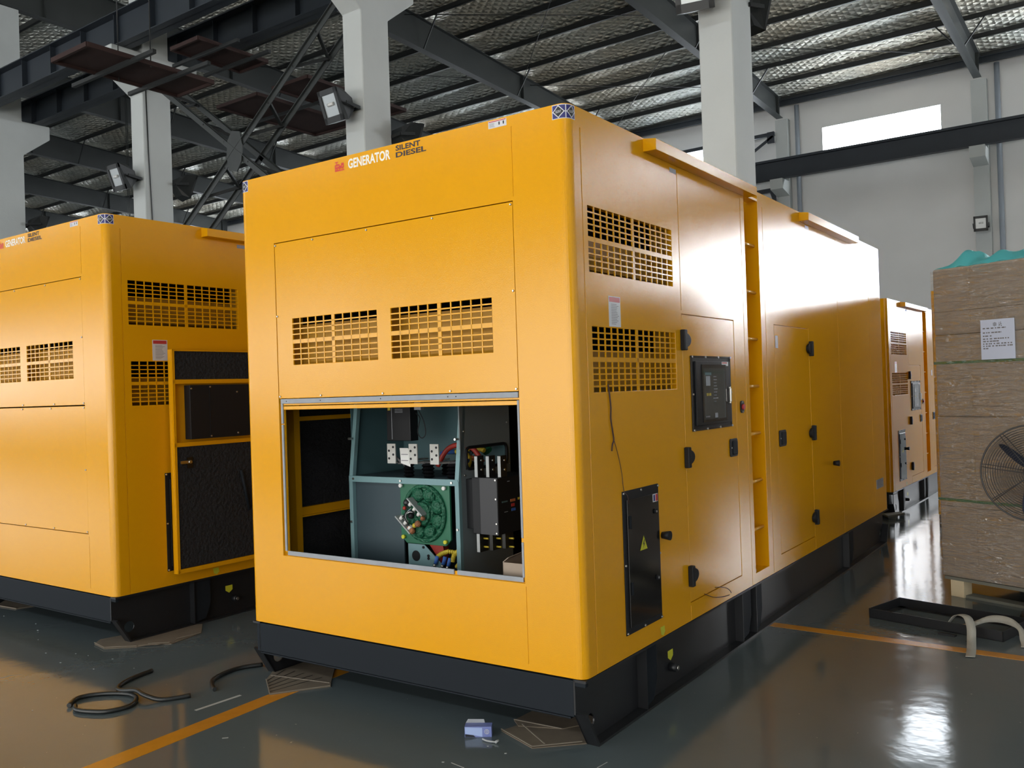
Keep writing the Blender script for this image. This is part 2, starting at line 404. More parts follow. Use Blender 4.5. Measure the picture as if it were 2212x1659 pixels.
# roof: foil lining over the purlins, pitched to a ridge above the column row
YR = 10.3
def rz(y): return 11.10+.065*(30-y) if y >= YR else 11.10+.065*(30-YR)-.065*(YR-y)      # top of the rafters
PUR = [30.1, 28.6, 27.2, 25.77, 24.35, 22.95, 21.5, 20.1, 18.55, 17.05, 15.55, 14.05, 12.55, 11.05]
PURN = [9.55, 8.05, 6.55, 5.05, 2.05, -.95, -3.95, -6.95]
PH = .17
def billow(x):
    u = ((-4.1-x)/6) % 1
    return .13*math.sin(PI/2*u/.14) if u < .14 else .13*(1-(u-.14)/.86)
def foil_sheet():
    ys = sorted(PUR+PURN+[YB, YF+.1]); rows = []
    for i in range(len(ys)-1):
        a, b = ys[i], ys[i+1]
        for k in range(4): rows.append((a+(b-a)*k/4, math.sin(PI*k/4)))
    rows.append((ys[-1], 0)); nx = 221; xs = [XL+(XR-XL)*i/nx for i in range(nx+1)]
    mb = MB(); vs = [(x, y, rz(y)+PH-.05+.04*sg+billow(x)*(.45+.55*sg)) for (y, sg) in rows for x in xs]
    fs = [(j*(nx+1)+i, j*(nx+1)+i+1, (j+1)*(nx+1)+i+1, (j+1)*(nx+1)+i) for j in range(len(rows)-1) for i in range(nx)]
    mb.add(vs, fs, True); return mb
fo = foil_sheet().build('ceiling', M['foil'], fix=False, solid=.02); tag(fo, kind='structure')
ORD = ['first', 'second', 'third', 'fourth', 'fifth', 'sixth', 'seventh', 'eighth', 'ninth', 'tenth', 'eleventh', 'twelfth', 'thirteenth', 'fourteenth']
for i, y in enumerate(PUR):
    z = rz(y); mb = MB()
    # C section purlin, opening to the wall side
    mb.box(XL, XR, y-.035, y-.028, z, z+PH); mb.box(XL, XR, y-.035, y+.035, z, z+.008); mb.box(XL, XR, y-.035, y+.035, z+PH-.008, z+PH)
    mb.box(XL, XR, y+.028, y+.035, z, z+.03)
    tag(mb.build('roof_purlin', M['purlin']), 'dark roof purlin, %s up the slope from the far wall' % ORD[i], 'purlin', 'roof purlins')
for i, y in enumerate(PURN[:4]):
    z = rz(y); mb = MB().box(XL, XR, y-.035, y-.028, z, z+PH).box(XL, XR, y-.035, y+.035, z, z+.008)
    tag(mb.build('roof_purlin', M['purlin']), 'dark steel roof purlin on the near slope, %s from the ridge above the columns' % ORD[i], 'purlin', 'roof purlins')
# eaves beam and small conduit along the top of the far wall
mb = MB().box(XL, XR, 30.05, 30.13, 10.92, 11.10); mb.box(XL, XR, 29.98, 30.2, 11.08, 11.1)
tag(mb.build('eaves_beam', M['girder']), 'long steel eaves beam where the far wall meets the roof', 'beam')
XF = [-4.1-6*k for k in range(-3, 9)]            # frames
FN = {-4.1: 'over the column in front of the far wall window', -10.1: 'over the middle column', -16.1: 'over the column between the two nearest generators', -22.1: 'over the leftmost column'}
def rafter_poly(ya, yb, n=1):
    return None
for k, x in enumerate(XF):
    mb = MB()
    ys = [29.95, 27, 23, 20, 16, 12, 10.3, 6, 2, -9.6]
    bot = lambda y: 10.47+.045*(30-y) if y > 16 else (11.10+.01*(16-y) if y > 4 else 11.22-.05*(4-y))
    for i in range(len(ys)-1):
        a, b = ys[i], ys[i+1]
        # web, bottom flange, top flange
        def quadbox(x0, x1, za, zb, zc, zd):
            mb.add([(x0,a,za),(x1,a,za),(x1,b,zb),(x0,b,zb),(x0,a,zc),(x1,a,zc),(x1,b,zd),(x0,b,zd)],
                   [(0,1,2,3),(4,5,6,7),(0,1,5,4),(1,2,6,5),(2,3,7,6),(3,0,4,7)])
        quadbox(x-.006, x+.006, bot(a), bot(b), rz(a), rz(b))
        quadbox(x-.11, x+.11, bot(a), bot(b), bot(a)+.014, bot(b)+.014)
        quadbox(x-.11, x+.11, rz(a)-.014, rz(b)-.014, rz(a), rz(b))
    for y in (23.3, 16.8, 29.6, 11.3): mb.box(x-.10, x+.10, y-.006, y+.006, bot(y), rz(y)-.01)
    if k >= 0:
        o = mb.build('roof_rafter', M['rafter'])
        lab = FN.get(round(x, 1)) or ('of frame %s beyond the leftmost column' % ORD[k-7] if k > 6 else 'of frame %s to the right of the far wall window' % ORD[2-k])
        tag(o, 'tapered grey steel roof rafter %s' % lab, 'rafter', 'roof rafters')
        # knee struts from the bottom flange up to the purlins
        for y in (27.2, 22.95, 18.55):
            st = MB()
            for s in (-1, 1): st.bar((x+s*.09, y, bot(y)+.02), (x+s*.62, y, rz(y)+.02), .035, .035)
            so = st.build('knee_strut', M['purlin'], o); so.location = [-c for c in o.location]
# thin tie rods crossing in the roof plane
RODS = [((-16.1, 17.9), (-10.1, 22.2)), ((-10.1, 17.0), (-16.1, 23.4)), ((-16.1, 23.8), (-10.1, 28.3)), ((-10.1, 22.6), (-16.1, 29.2)),
        ((-10.1, 24.5), (-4.1, 29.4)), ((-16.1, 23.4), (-22.1, 17.8))]
RL = ['crossing the bay right of the middle white column', 'running steeply down towards the near generator roof edge', 'low in the bay behind the near generator corner', 'dropping towards the drip rail of the near generator', 'in the bay over the bright window', 'in the bay behind the cross brace']
for (a, b), l in zip(RODS, RL):
    mb = MB().cyl((a[0], a[1], rz(a[1])-.12), (b[0], b[1], rz(b[1])-.12), .011, n=6)
    tag(mb.build('tie_rod', M['purlin']), 'thin dark roof tie rod ' + l, 'tie rod', 'roof tie rods')

# columns with corbels for the crane girders
def column(x, label):
    mb = MB(); a, b = x-.21, x+.21
    y0, y1 = 9.99, 10.60
    poly = [(y0, 0), (y0, 7.61), (9.37, 8.06), (9.37, 8.42), (y0+.02, 8.42), (y0+.02, 11.1), (y1-.02, 11.1), (y1-.02, 8.42), (11.24, 8.42), (11.24, 8.10), (y1, 7.61), (y1, 0)]
    mb.prism(poly, 0, a, b)
    o = mb.build('concrete_column', M['conc'], bevel=.012, seg=1)
    return tag(o, label, 'column', 'row of concrete columns')
CX = {-22.1: 'white concrete column with wide corbel at the left edge of the picture', -16.1: 'white concrete column rising behind the left generator, flared head under a rusty platform',
      -10.1: 'white concrete column rising behind the near generator, left of centre', -4.1: 'white concrete column behind the drip rail of the near generator, right of centre'}
for x, l in CX.items(): column(x, l)
def girder(y, label, xa=-40, xb=2):
    mb = MB(); z0, z1 = 8.42, 9.05
    mb.box(xa, xb, y-.006, y+.006, z0, z1); mb.box(xa, xb, y-.15, y+.15, z0, z0+.02); mb.box(xa, xb, y-.17, y+.17, z1-.02, z1)
    x = xa
    while x < xb:
        mb.box(x-.006, x+.006, y-.12, y+.12, z0+.02, z1-.02); x += 1.2
    mb.box(xa, xb, y-.03, y+.03, z1+.02, z1+.11); mb.box(xa, xb, y-.06, y+.06, z1, z1+.02)
    return tag(mb.build('crane_girder', M['girder']), label, 'girder')
girder(9.62, 'dark crane runway girder with rail on the near side of the column row')
girder(10.98, 'dark crane runway girder on the far side of the column row')
# wall girder on pilasters
mb = MB(); z0, z1 = 8.34, 8.94
mb.box(-46, XR, 29.49, 29.50, z0, z1); mb.box(-46, XR, 29.38, 29.62, z0, z0+.02); mb.box(-46, XR, 29.36, 29.64, z1-.02, z1)
mb.box(-46, XR, 29.46, 29.54, z1, z1+.08)
tag(mb.build('crane_girder', M['girder']), 'blue grey crane girder running along the far wall under the bright window', 'girder')
PL = {-4.1: 'pale concrete wall pilaster right of the bright window', -10.1: 'pale concrete wall pilaster left of the bright window', 1.9: 'pale concrete wall pilaster beyond the carton stack', -16.1: 'pale concrete wall pilaster hidden mostly behind the near generator'}
for x, l in PL.items():
    mb = MB(); poly = [(30.34, 0), (30.08, 0), (30.08, 7.85), (29.40, 8.0), (29.36, 8.33), (30.08, 8.33), (30.08, 10.47), (30.34, 10.47)]
    mb.prism(poly, 0, x-.21, x+.21); tag(mb.build('wall_pilaster', M['conc']), l, 'pilaster', 'wall pilasters')
for x, l in ((-3.62, 'grey drainpipe beside the pilaster right of the bright window'), (-9.62, 'grey drainpipe beside the pilaster left of the bright window')):
    tag(MB().cyl((x, 30.25, 0), (x, 30.25, 10.9), .075, n=12).build('drainpipe', M['pipe']), l, 'pipe', 'drainpipes on the far wall')
# steel bracing on the far wall behind the rear column
mb = MB(); mb.bar((-10.3, 29.95, 10.0), (-16.1, 29.95, 9.96), .09, .12); mb.bar((-10.35, 29.95, 9.93), (-12.6, 29.95, 8.6), .06, .08); mb.box(-10.55, -10.31, 29.92, 29.98, 9.7, 10.08)
tag(mb.build('wall_brace', M['girder']), 'upper dark steel wall brace reaching left from the pilaster, behind the tall white column', 'brace', 'wall braces')
mb = MB(); mb.bar((-10.3, 29.95, 8.1), (-16.1, 29.95, 8.0), .09, .14); mb.bar((-10.35, 29.95, 7.7), (-12.2, 29.95, 8.0), .06, .08); mb.prism([(-10.31, 8.2), (-10.55, 8.15), (-10.31, 7.4)], 1, 29.9, 29.96)
tag(mb.build('wall_brace', M['girder']), 'lower dark steel wall brace under the wall girder, behind the near generator roof', 'brace', 'wall braces')

# X brace between two columns, double lattice members
XA, XB_, ZT, ZB = -15.89, -10.31, 8.0, 3.95
root = empty('cross_brace', ((XA+XB_)/2, 10.3, ZB-.1)); ro = root.location.copy()
def att(mb, name, m, parent, **k):
    o = mb.build(name, m, parent, **k)
    o.location = [-c for c in (parent.location if parent.parent is None else Vector((0,0,0)))]
    return o
def fixup(o, root):           # world-space mesh under a root with no rotation
    o.location = -root.location; return o
for (a, b), nm in (((( XA, ZT), (XB_, ZB)), 'diagonal'), (((XA, ZB), (XB_, ZT)), 'diagonal')):
    for y, w_ in ((10.02, .12), (10.58, .12)):
        mb = MB().bar((a[0], y, a[1]), (b[0], y, b[1]), .012, w_)
        mb.bar((a[0], y, a[1]+.05), (b[0], y, b[1]+.05), .09, .012)
        fixup(mb.build(nm, M['rafter'], root), root)
    n = 9
    for i in range(1, n):
        t = i/n; p = (a[0]+(b[0]-a[0])*t, a[1]+(b[1]-a[1])*t); q = t+.06*(1 if i % 2 else -1)
        q = (a[0]+(b[0]-a[0])*q, a[1]+(b[1]-a[1])*q)
        fixup(MB().bar((p[0], 10.02, p[1]), (q[0], 10.58, q[1]), .05, .05).build('lacing_bar', M['purlin'], root), root)
mb = MB(); cx, cz = (XA+XB_)/2, (ZT+ZB)/2
pts = [(cx+.30*math.cos(t)*(.75 if abs(math.cos(t)) > .8 else 1), cz+.38*math.sin(t)) for t in [2*PI*i/8+.2 for i in range(8)]]
mb.prism(pts, 1, 9.98, 10.0); fixup(mb.build('gusset_plate', M['rafter'], root), root)
tag(root, 'dark steel cross brace of paired members between the columns behind the left generator', 'brace')

# rusty crane walkway platforms hung around the girders
def platform(P, z, label, bears):
    root = empty('rusty_platform', (P[0][0], P[0][1], z)); mb = MB().prism(P, 2, z, z+.03)
    fixup(mb.build('deck', M['rust'], root), root)
    fr = MB(); n = len(P)
    for i in range(n): fr.bar((P[i][0], P[i][1], z-.01), (P[(i+1) % n][0], P[(i+1) % n][1], z-.01), .04, .07)
    fixup(fr.build('edge_frame', M['rust'], root), root)
    for a, b in bears:
        fixup(MB().bar((*a, z-.06), (*b, z-.06), .06, .06).build('bearer', M['purlin'], root), root)
    tag(root, label, 'platform', 'rusty walkway platforms under the crane')
    return root
platform([(-13.5, 7.0), (-12.5, 7.0), (-12.5, 9.15), (-13.5, 9.15)], 6.85, 'rusty brown walkway deck nearest the camera, hiding the head of the second column', [((-14.2, 7.7), (-11.9, 7.7)), ((-13.9, 8.5), (-11.7, 8.5))])
for x in (-13.45, -12.55): fixup(MB().cyl((x, 8.05, 6.8), (x, 8.05, rz(8.05)), .01, n=6).build('hanger_rod', M['purlin'], bpy.data.objects['rusty_platform']), bpy.data.objects['rusty_platform'])
platform([(-14.7, 9.85), (-13.85, 9.85), (-13.85, 11.4), (-14.7, 11.4)], 8.15, 'rusty brown deck plate between the two crane girders, upper left', [((-15.3, 10.3), (-13.3, 10.3)), ((-15.3, 11.0), (-13.3, 11.0))])
platform([(-16.9, 12.45), (-15.5, 12.45), (-15.5, 15.35), (-16.9, 15.35)], 8.15, 'rusty brown deck behind the cross brace, lower of the two beyond the columns', [((-17.2, 13.6), (-13.7, 13.6))])
platform([(-15.0, 12.45), (-13.9, 12.45), (-13.9, 15.4), (-15.0, 15.4)], 8.15, 'rusty brown deck reaching behind the middle white column, upper of the two beyond the columns', [((-15.4, 14.4), (-13.6, 14.4))])

# floodlights
def floodlight(c, d, label, s=1, tilt=-.35):
    """c: centre, d: facing direction (xy)"""
    root = empty('floodlight', c)
    d = Vector((d[0], d[1], tilt)).normalized(); x = d.cross(Vector((0,0,1))).normalized(); z = x.cross(d)
    R = Matrix(((x[0], d[0], z[0], 0), (x[1], d[1], z[1], 0), (x[2], d[2], z[2], 0), (0,0,0,1)))
    a = .21*s; b = .25*s
    h = MB(); poly = [(-b, .06), (b, .06), (b*.8, -.12), (b*.2, -.26*s), (-b*.5, -.24*s), (-b, -.08)]
    vs = []
    for xx in (-a, a):
        for (zz, yy) in poly: vs.append(R@Vector((xx*(1 if yy > 0 else .75), yy, zz)))
    n = len(poly)
    h.add(vs, [tuple(range(n)), tuple(reversed(range(n, 2*n)))]+[(i, i+n, (i+1) % n+n, (i+1) % n) for i in range(n)])
    h.build('housing', M['lampb'], root)
    f = MB()
    for q in ((-a, a, b*.68, b), (-a, a, -b, -b*.62), (-a, -a*.72, -b, b), (a*.72, a, -b, b)): f.box(q[0], q[1], .05, .085, q[2], q[3], R)
    f.build('front_frame', M['lampb'], root)
    MB().box(-a*.72, a*.72, .062, .068, -b*.62, b*.68, R).build('glass', M['lampglass'], root)
    MB().cyl(R@Vector((-a*.35, .071, .02)), R@Vector((a*.25, .071, .02)), .028, n=10).build('bulb', M['white'], root)
    br = MB()
    br.bar(R@Vector((-a-.02, -.05, 0)), R@Vector((-a-.02, -.3*s, -.12)), .02, .05); br.bar(R@Vector((a+.02, -.05, 0)), R@Vector((a+.02, -.3*s, -.12)), .02, .05)
    br.bar(R@Vector((-a-.02, -.3*s, -.12)), R@Vector((a+.02, -.3*s, -.12)), .02, .05)
    br.build('bracket', M['lampb'], root)
    return tag(root, label, 'floodlight', 'floodlights on the columns')
floodlight((-10.16, 9.62, 6.07), (-.05, -1), 'black square floodlight on the near face of the middle column, above the lettering')
floodlight((-16.16, 9.62, 5.96), (-.0, -1), 'black square floodlight on the near face of the column behind the left generator')
floodlight((-4.18, 9.62, 6.16), (.2, -1), 'large black floodlight cut by the top edge, on the column right of centre', 1.05)
floodlight((-9.78, 10.9, 5.75), (.25, 1), 'dark floodlight seen from behind on the far side of the middle column')
floodlight((-15.95, 10.95, 5.95), (.2, 1), 'dark floodlight seen from behind on the far side of the column behind the left generator')
floodlight((-21.9, 10.95, 5.95), (.2, 1), 'dark floodlight seen from behind beside the leftmost column')
floodlight((-4.0, 10.92, 6.2), (.3, 1), 'dark floodlight seen from behind at the top right of the column right of centre')
floodlight((-4.12, 29.75, 6.08), (.1, -1), 'small black floodlight on the far wall pilaster, above the blue film', .9, -.15)

# hanging cables on the column behind the left generator
mb = MB().tube([(-15.885, 10.05, 8.4), (-15.883, 10.08, 6.5), (-15.88, 10.12, 5.2), (-15.87, 10.2, 3.2), (-15.87, 10.2, 0.02)], .012, n=6)
tag(mb.build('cable', M['rubber']), 'thin dark cable hanging down the column behind the left generator', 'cable', 'cables on the column')
mb = MB()
for x in (-16.36, -16.33, -16.40): mb.tube([(x, 9.93, 8.0), (x-.01, 9.93, 5), (x, 9.93, 0.02)], .006, n=5)
tag(mb.build('cable', M['rubber']), 'bundle of thin cords down the left edge of the column behind the left generator', 'cable', 'cables on the column')

# ---------------------------------------------------------------- generator sets
GL, GW, RC = 5.88, 2.21, .045
def FR(u, v, o=.0015): return (u, -o, v)                        # front face, facing -y
def SD(u, v, o=.0015): return (o, u, v)                         # side face, facing +x
def corner(u, z, o):
    h = PI*RC/4; r = RC+o
    if u < -h: return (-RC+(u+h), -o, z)
    if u > h: return (o, RC+(u-h), z)
    t = (u+h)/(2*h)*PI/2; return (-RC+r*math.sin(t), RC-r*math.cos(t), z)
def grille(mb, u0, u1, v0, v1, nc, nr, place, th=.006, mid=.022, bar=.0065, hm=.022):
    """perforated plate: 2x2 blocks of nc x nr slots; place(u,v,o) maps to 3D"""
    def bx(a, b, c, d):
        P = [place(u, v, o) for o in (0, -th) for v in (c, d) for u in (a, b)]
        mb.add(P, [(0,1,3,2),(4,6,7,5),(0,4,5,1),(2,3,7,6),(0,2,6,4),(1,5,7,3)])
    um, vm = (u0+u1)/2, (v0+v1)/2
    bx(um-mid/2, um+mid/2, v0, v1); bx(u0, u1, vm-hm/2, vm+hm/2)
    for a, b in ((u0, um-mid/2), (um+mid/2, u1)):
        for i in range(1, nc): x = a+(b-a)*i/nc; bx(x-bar/2, x+bar/2, v0, v1)
    for a, b in ((v0, vm-hm/2), (vm+hm/2, v1)):
        for i in range(1, nr): z = a+(b-a)*i/nr; bx(u0, u1, z-bar/2, z+bar/2)
    return mb
def screws(parent, pts, place, mt='steel', r=.006):
    for u, v in pts:
        a = Vector(place(u, v, 0)); b = Vector(place(u, v, .006))
        MB().cyl(a, b, r, r*.7, n=8).build('screw', M[mt], parent)
PF = lambda u, v, o: (u, -o, v)
PS = lambda u, v, o: (o, u, v)
def hinge(parent, y, z, s=1):
    mb = MB().box(0, .030, y-.018, y+.018, z-.056, z+.056)
    o = mb.build('hinge', M['black'], parent, bevel=.005)
    pl = [(y+s*.016+s*.072*math.sin(PI*i/12)*1.0, z+.040*math.cos(PI*i/12)) for i in range(13)]
    hm = MB().prism(pl, 0, 0, .020); h = hm.build('hinge_cap', M['black'], o, bevel=.004); h.location = (0, 0, 0)
    return o
def latch(parent, y0, y1, z0, z1):
    fr = MB(); fr.prism(rrect(y0, y1, z0, z1, .014), 0, 0, .007)
    o = fr.build('latch', M['black'], parent, bevel=.002)
    m2 = MB().prism(rrect(y0+.035, y1-.012, z0+.012, z1-.012, .008), 0, .005, .013).build('paddle', M['skidplate'], o, bevel=.003); m2.location = (0, 0, 0)
    m3 = MB().cyl((.006, y0+.022, (z0+z1)/2), (.009, y0+.022, (z0+z1)/2), .005, n=10).build('lock_cylinder', M['steel'], o); m3.location = (0, 0, 0)
    return o
def sub(o): o.location = (0, 0, 0); return o
def lines(parent, u0, u1, z0, z1, n, place, name='print', m='stickgrey', o=.0022, hgt=.3):
    mb = MB(); random.seed(int(abs(u0*1000+z0*999)))
    for i in range(n):
        z = z1-(z1-z0)*(i+.5)/n; h = (z1-z0)/n*hgt; e = u0+(u1-u0)*random.uniform(.55, 1)
        P = [place(a, b, o) for b in (z-h/2, z+h/2) for a in (u0, e)]; mb.add(P, [(0,1,3,2)])
    return sub(mb.build(name, M[m], parent, fix=False))
def plate(name, m, parent, u0, u1, z0, z1, place, o=.0012, **k):
    mb = MB(); P = [place(u, v, q) for q in (0, o) for v in (z0, z1) for u in (u0, u1)]
    mb.add(P, [(0,1,3,2),(4,6,7,5),(0,4,5,1),(2,3,7,6),(0,2,6,4),(1,5,7,3)])
    return mb.build(name, M[m], parent, **k)
def sticker_corner(root, mirror=False, near='right'):
    sx = -1 if mirror else 1
    def cm(u, z, o):
        x, y, zz = corner(u, z, o); return (x if not mirror else -GW-x, y, zz)
    def fill(mb, u0, u1, top, bot, o, n=14):
        P = []
        for i in range(n+1):
            u = u0+(u1-u0)*i/n; P.append(cm(u, bot(u), o)); P.append(cm(u, top(u), o))
        mb.add(P, [(2*i, 2*i+2, 2*i+3, 2*i+1) for i in range(n)])
    z0, z1 = 2.733, 2.800-.004; U0, U1 = -.066, .056; zm = (z0+z1)/2
    a = MB(); fill(a, U0, U1, lambda u: z1, lambda u: z0, .0008, 24); s = a.build('corner_sticker', M['stickw'], root, fix=False)
    b = MB()
    for q0, q1 in ((U0+.003, -.0025), (.0025, U1-.003)): fill(b, q0, q1, lambda u: z1-.003, lambda u: z0+.003, .0012)
    sub(b.build('blue_field', M['stickblue'], s, fix=False))
    for R, o, m, nm in ((.029, .0016, 'stickw', 'diamond_border'), (.0235, .0020, 'stickblack', 'diamond')):
        b = MB()
        for c in (-.0335, .0285):
            k = 1 if c < 0 else .9
            fill(b, c-R*k, c, lambda u, c=c, R=R, k=k: zm+(R*k-(c-u))/k, lambda u, c=c, R=R, k=k: zm-(R*k-(c-u))/k, o, 8)
            fill(b, c, c+R*k, lambda u, c=c, R=R, k=k: zm+(R*k-(u-c))/k, lambda u, c=c, R=R, k=k: zm-(R*k-(u-c))/k, o, 8)
        sub(b.build(nm, M[m], s, fix=False))
    b = MB(); fill(b, U0, U1, lambda u: zm+.0022, lambda u: zm-.0022, .0014); sub(b.build('white_bar', M['stickw'], s, fix=False))
    for c in (-.0335, .0285):
        q = text_mb('SILENT' if c < 0 else 'SILENT', c-.014, c+.014, zm-.006, zm+.006, (lambda u, v: cm(u, v, .0024)) if not mirror else (lambda u, v, c=c: cm(2*c-u, v, .0024)))
        sub(q.build('lettering', M['stickw'], s, fix=False))
    return s

def generator(loc, rz_, sc, label, mode):
    """mode: 'main' (front hatch removed), 'left' (side door folded back), 'far' (background)"""
    G['gen'] = True
    root = empty('generator_set', (loc[0], loc[1], 0), rz_, sc)
    Y = M['yellow']
    # ---- skid
    for x0, x1, fx0, fx1 in ((-.064, -.056, -.064, 0), (-GW+.056, -GW+.064, -GW, -GW+.064)):
        pl = [(0.0, .268), (0, .112), (.10, -.05), (GL-.10, -.05), (GL, .112), (GL, .268)]
        web = MB().prism(pl, 0, x0, x1)
        wb = web.build('skid_beam', M['skid'], root)
        cut(wb, [MB().cyl((x0-.1, .125, .045), (x1+.1, .125, .045), .036, n=20).cyl((x0-.1, GL-.125, .045), (x1+.1, GL-.125, .045), .036, n=20)])
        fl_ = MB().box(fx0, fx1, 0, GL, .256, .268).box(fx0, fx1, .10, GL-.10, -.05, -.038)
        fl_.add([(fx0, 0, .112), (fx1, 0, .112), (fx1, .10, -.05), (fx0, .10, -.05), (fx0, .012, .117), (fx1, .012, .117), (fx1, .11, -.043), (fx0, .11, -.043)], [(0,1,2,3),(4,7,6,5),(0,4,5,1),(1,5,6,2),(2,6,7,3),(3,7,4,0)])
        fl_.add([(fx0, GL, .112), (fx1, GL, .112), (fx1, GL-.10, -.05), (fx0, GL-.10, -.05), (fx0, GL-.012, .117), (fx1, GL-.012, .117), (fx1, GL-.11, -.043), (fx0, GL-.11, -.043)], [(0,3,2,1),(4,5,6,7),(0,1,5,4),(1,2,6,5),(2,3,7,6),(3,0,4,7)])
        xo = fx1 if x0 > -1 else fx0
        fl_.build('skid_flange', M['skid'], root)
    for a, b in ((.60, .74), (1.92, 2.10), (2.16, 2.30), (4.42, 4.62)):
        lp = MB(); pts = [(a, .256), (a, -.038), (a+.1*(b-a), -.038), (b-.3*(b-a), -.02), (b, .08), (b, .256)]
        lp.prism(pts, 0, -.030, -.020); l = lp.build('lifting_plate', M['skidplate'], root)
        MB().box(-.056, -.004, a-.006, a, -.038, .256).build('web_stiffener', M['skid'], root)
    if mode == 'far':
        o = MB().prism([(0.02, .235), (0.02, .115), (.11, -.03), (.3, -.03), (.3, .1), (.22, .235)], 0, -.012, -.004).build('lug_plate', M['skid'], root)
        cut(o, [MB().cyl((-.1, .13, .06), (.1, .13, .06), .04, n=18)])
    MB().box(-GW+.035, -.064, 0, .05, .100, .262).box(-GW+.045, -.09, .012, .05, .084, .094).box(-.064, -.004, 0.002, .03, .236, .262).build('front_crossmember', M['skidplate'], root, bevel=.004)
    MB().box(-GW+.035, -.064, GL-.05, GL, .100, .262).build('rear_crossmember', M['skidplate'], root)
    MB().box(-GW+.07, -.07, .05, GL-.05, .235, .262).build('deck_plate', M['skid'], root)
    # ---- body shell
    body = MB().prism(rrect(-GW, 0, 0, GL, RC, 8), 2, .27, 2.80).build('canopy', Y, root)
    cs = [MB().box(-2.18, -.03, .025, 2.05, .2, 2.77)]
    main_hole = MB().box(-1.93, -.302, -.1, .1, .665, 2.411)
    cs.append(main_hole)
    sidecut = MB().box(-.1, .1, .152, 1.045, 2.07, 2.37).box(-.1, .1, .16, 1.055, 1.524, 1.823)
    if mode == 'left': sidecut.box(-.1, .1, 1.14, 1.912, .366, 1.93)
    else: sidecut.box(-.014, .1, 1.14, 1.912, .366, 1.93)
    sidecut.box(-.014, .1, 2.66, 3.455, .368, 1.935)
    sidecut.box(-.20, .1, 2.155, 2.41, .335, 2.9)
    cs.append(sidecut)
    gr = MB(); g = .0025
    for y in (.108, 4.29, 5.37): gr.box(-.004, .1, y-g, y+g, .2, 2.71)
    gr.box(-.004, .1, 1.141-g, 1.141+g, 1.95, 2.71).box(-.004, .1, 1.141-g, 1.141+g, .2, .35).box(-.004, .1, 3.46-g, 3.46+g, .2, .35)
    gr.box(-.004, .1, 2.09-g, 2.09+g, .2, 2.71).box(-.004, .1, 2.50-g, 2.50+g, .2, 2.71)
    gr.box(-.297-g*.6, -.297+g*.6, -.1, .003, 2.43, 2.75)
    gr.box(-.297-g*.6, -.297+g*.6, -.1, .003, .30, .65)
    cs.append(gr)
    cut(body, cs)
    body.data.materials.clear(); body.data.materials.append(Y)
    bv = body.modifiers.new('bevel', 'BEVEL'); bv.width = .0022; bv.segments = 2; bv.limit_method = 'ANGLE'; bv.angle_limit = .9
    # ---- upper access panel with two vents
    pan = MB().box(-1.926, -.306, .0015, .012, 1.541, 2.407).build('upper_access_panel', Y, root)
    VA, VB = (-1.80, -1.168, 1.725, 1.98), (-1.072, -.44, 1.725, 1.98)
    cut(pan, [MB().box(VA[0], VA[1], -.1, .1, VA[2], VA[3]).box(VB[0], VB[1], -.1, .1, VB[2], VB[3])])
    pan.modifiers.new('bevel', 'BEVEL').width = .0015
    for V in (VA, VB):
        vg = grille(MB(), *V, 5, 4, lambda u, v, o: (u, .0015-o, v)).build('vent_grille', Y, root)
        bf = MB().box(V[0]-.03, V[1]+.03, .10, .105, V[2]-.08, V[3]-.03).box(V[0]-.035, V[0]-.03, .012, .105, V[2]-.08, V[3]+.05)
        bf.box(V[1]+.03, V[1]+.035, .012, .105, V[2]-.08, V[3]+.05).box(V[0]-.03, V[1]+.03, .012, .105, V[2]-.085, V[2]-.08)
        bf.add([(V[0], .105, V[2]+.02), (V[1], .105, V[2]+.02), (V[1], .03, V[2]-.03), (V[0], .03, V[2]-.03)], [(0,1,2,3)])
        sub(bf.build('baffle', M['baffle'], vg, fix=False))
        vg.children[0].location = (0, 0, 0)
    sp = [(-1.915, 1.552), (-1.59, 1.552), (-1.14, 1.552), (-.70, 1.552), (-.315, 1.552), (-1.918, 2.0), (-.315, 2.0), (-.315, 2.395), (-.78, 2.395), (-1.22, 2.395), (-1.62, 2.395), (-1.918, 2.395)]
    screws(pan, sp, lambda u, v, o: (u, .0015-o, v))
    for c in pan.children: c.location = (0, 0, 0)
    # ---- side vents
    for z0, z1, y0, y1 in ((2.07, 2.37, .152, 1.045), (1.524, 1.823, .16, 1.055)):
        vg = grille(MB(), y0, y1, z0, z1, 7, 5, lambda u, v, o: (-.001+o, u, v)).build('vent_grille', Y, root)
        bf = MB().box(-.145, -.14, y0-.04, y1+.04, z0-.1, z1-.10).box(-.145, -.03, y1+.03, y1+.035, z0-.1, z1+.06).box(-.145, -.03, y0-.045, y0-.04, z0-.1, z1+.06)
        bf.add([(-.14, y0, z0+.11), (-.14, y1, z0+.11), (-.05, y1, z0+.02), (-.05, y0, z0+.02)], [(0,1,2,3)]).box(-.145, -.03, y0-.04, y1+.03, z0-.105, z0-.10)
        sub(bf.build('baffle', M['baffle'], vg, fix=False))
    # ---- drip rails
    for y0, y1 in ((.74, 2.21), (3.31, 4.79)):
        MB().prism([(0, 2.728), (.072, 2.728), (.072, 2.785), (0.0, 2.795)], 1, y0, y1).build('drip_rail', Y, root, bevel=.002)
    plate('small_plate', 'gasket', root, 1.05, 1.13, 2.683, 2.708, PS, .001); plate('small_plate', 'stickw', root, 3.455, 3.545, 2.692, 2.718, PS, .001)
    # ---- ladder rungs in the recess
    for z in (.596, .904, 1.212, 1.52, 1.828, 2.135, 2.444):
        MB().cyl((-.035, 2.156, z), (-.035, 2.409, z), .011, n=10).build('ladder_rung', M['ladder'], root)
    MB().box(-.07, .0, 2.156, 2.409, 2.735, 2.75).build('ladder_rung', M['ladder'], root)
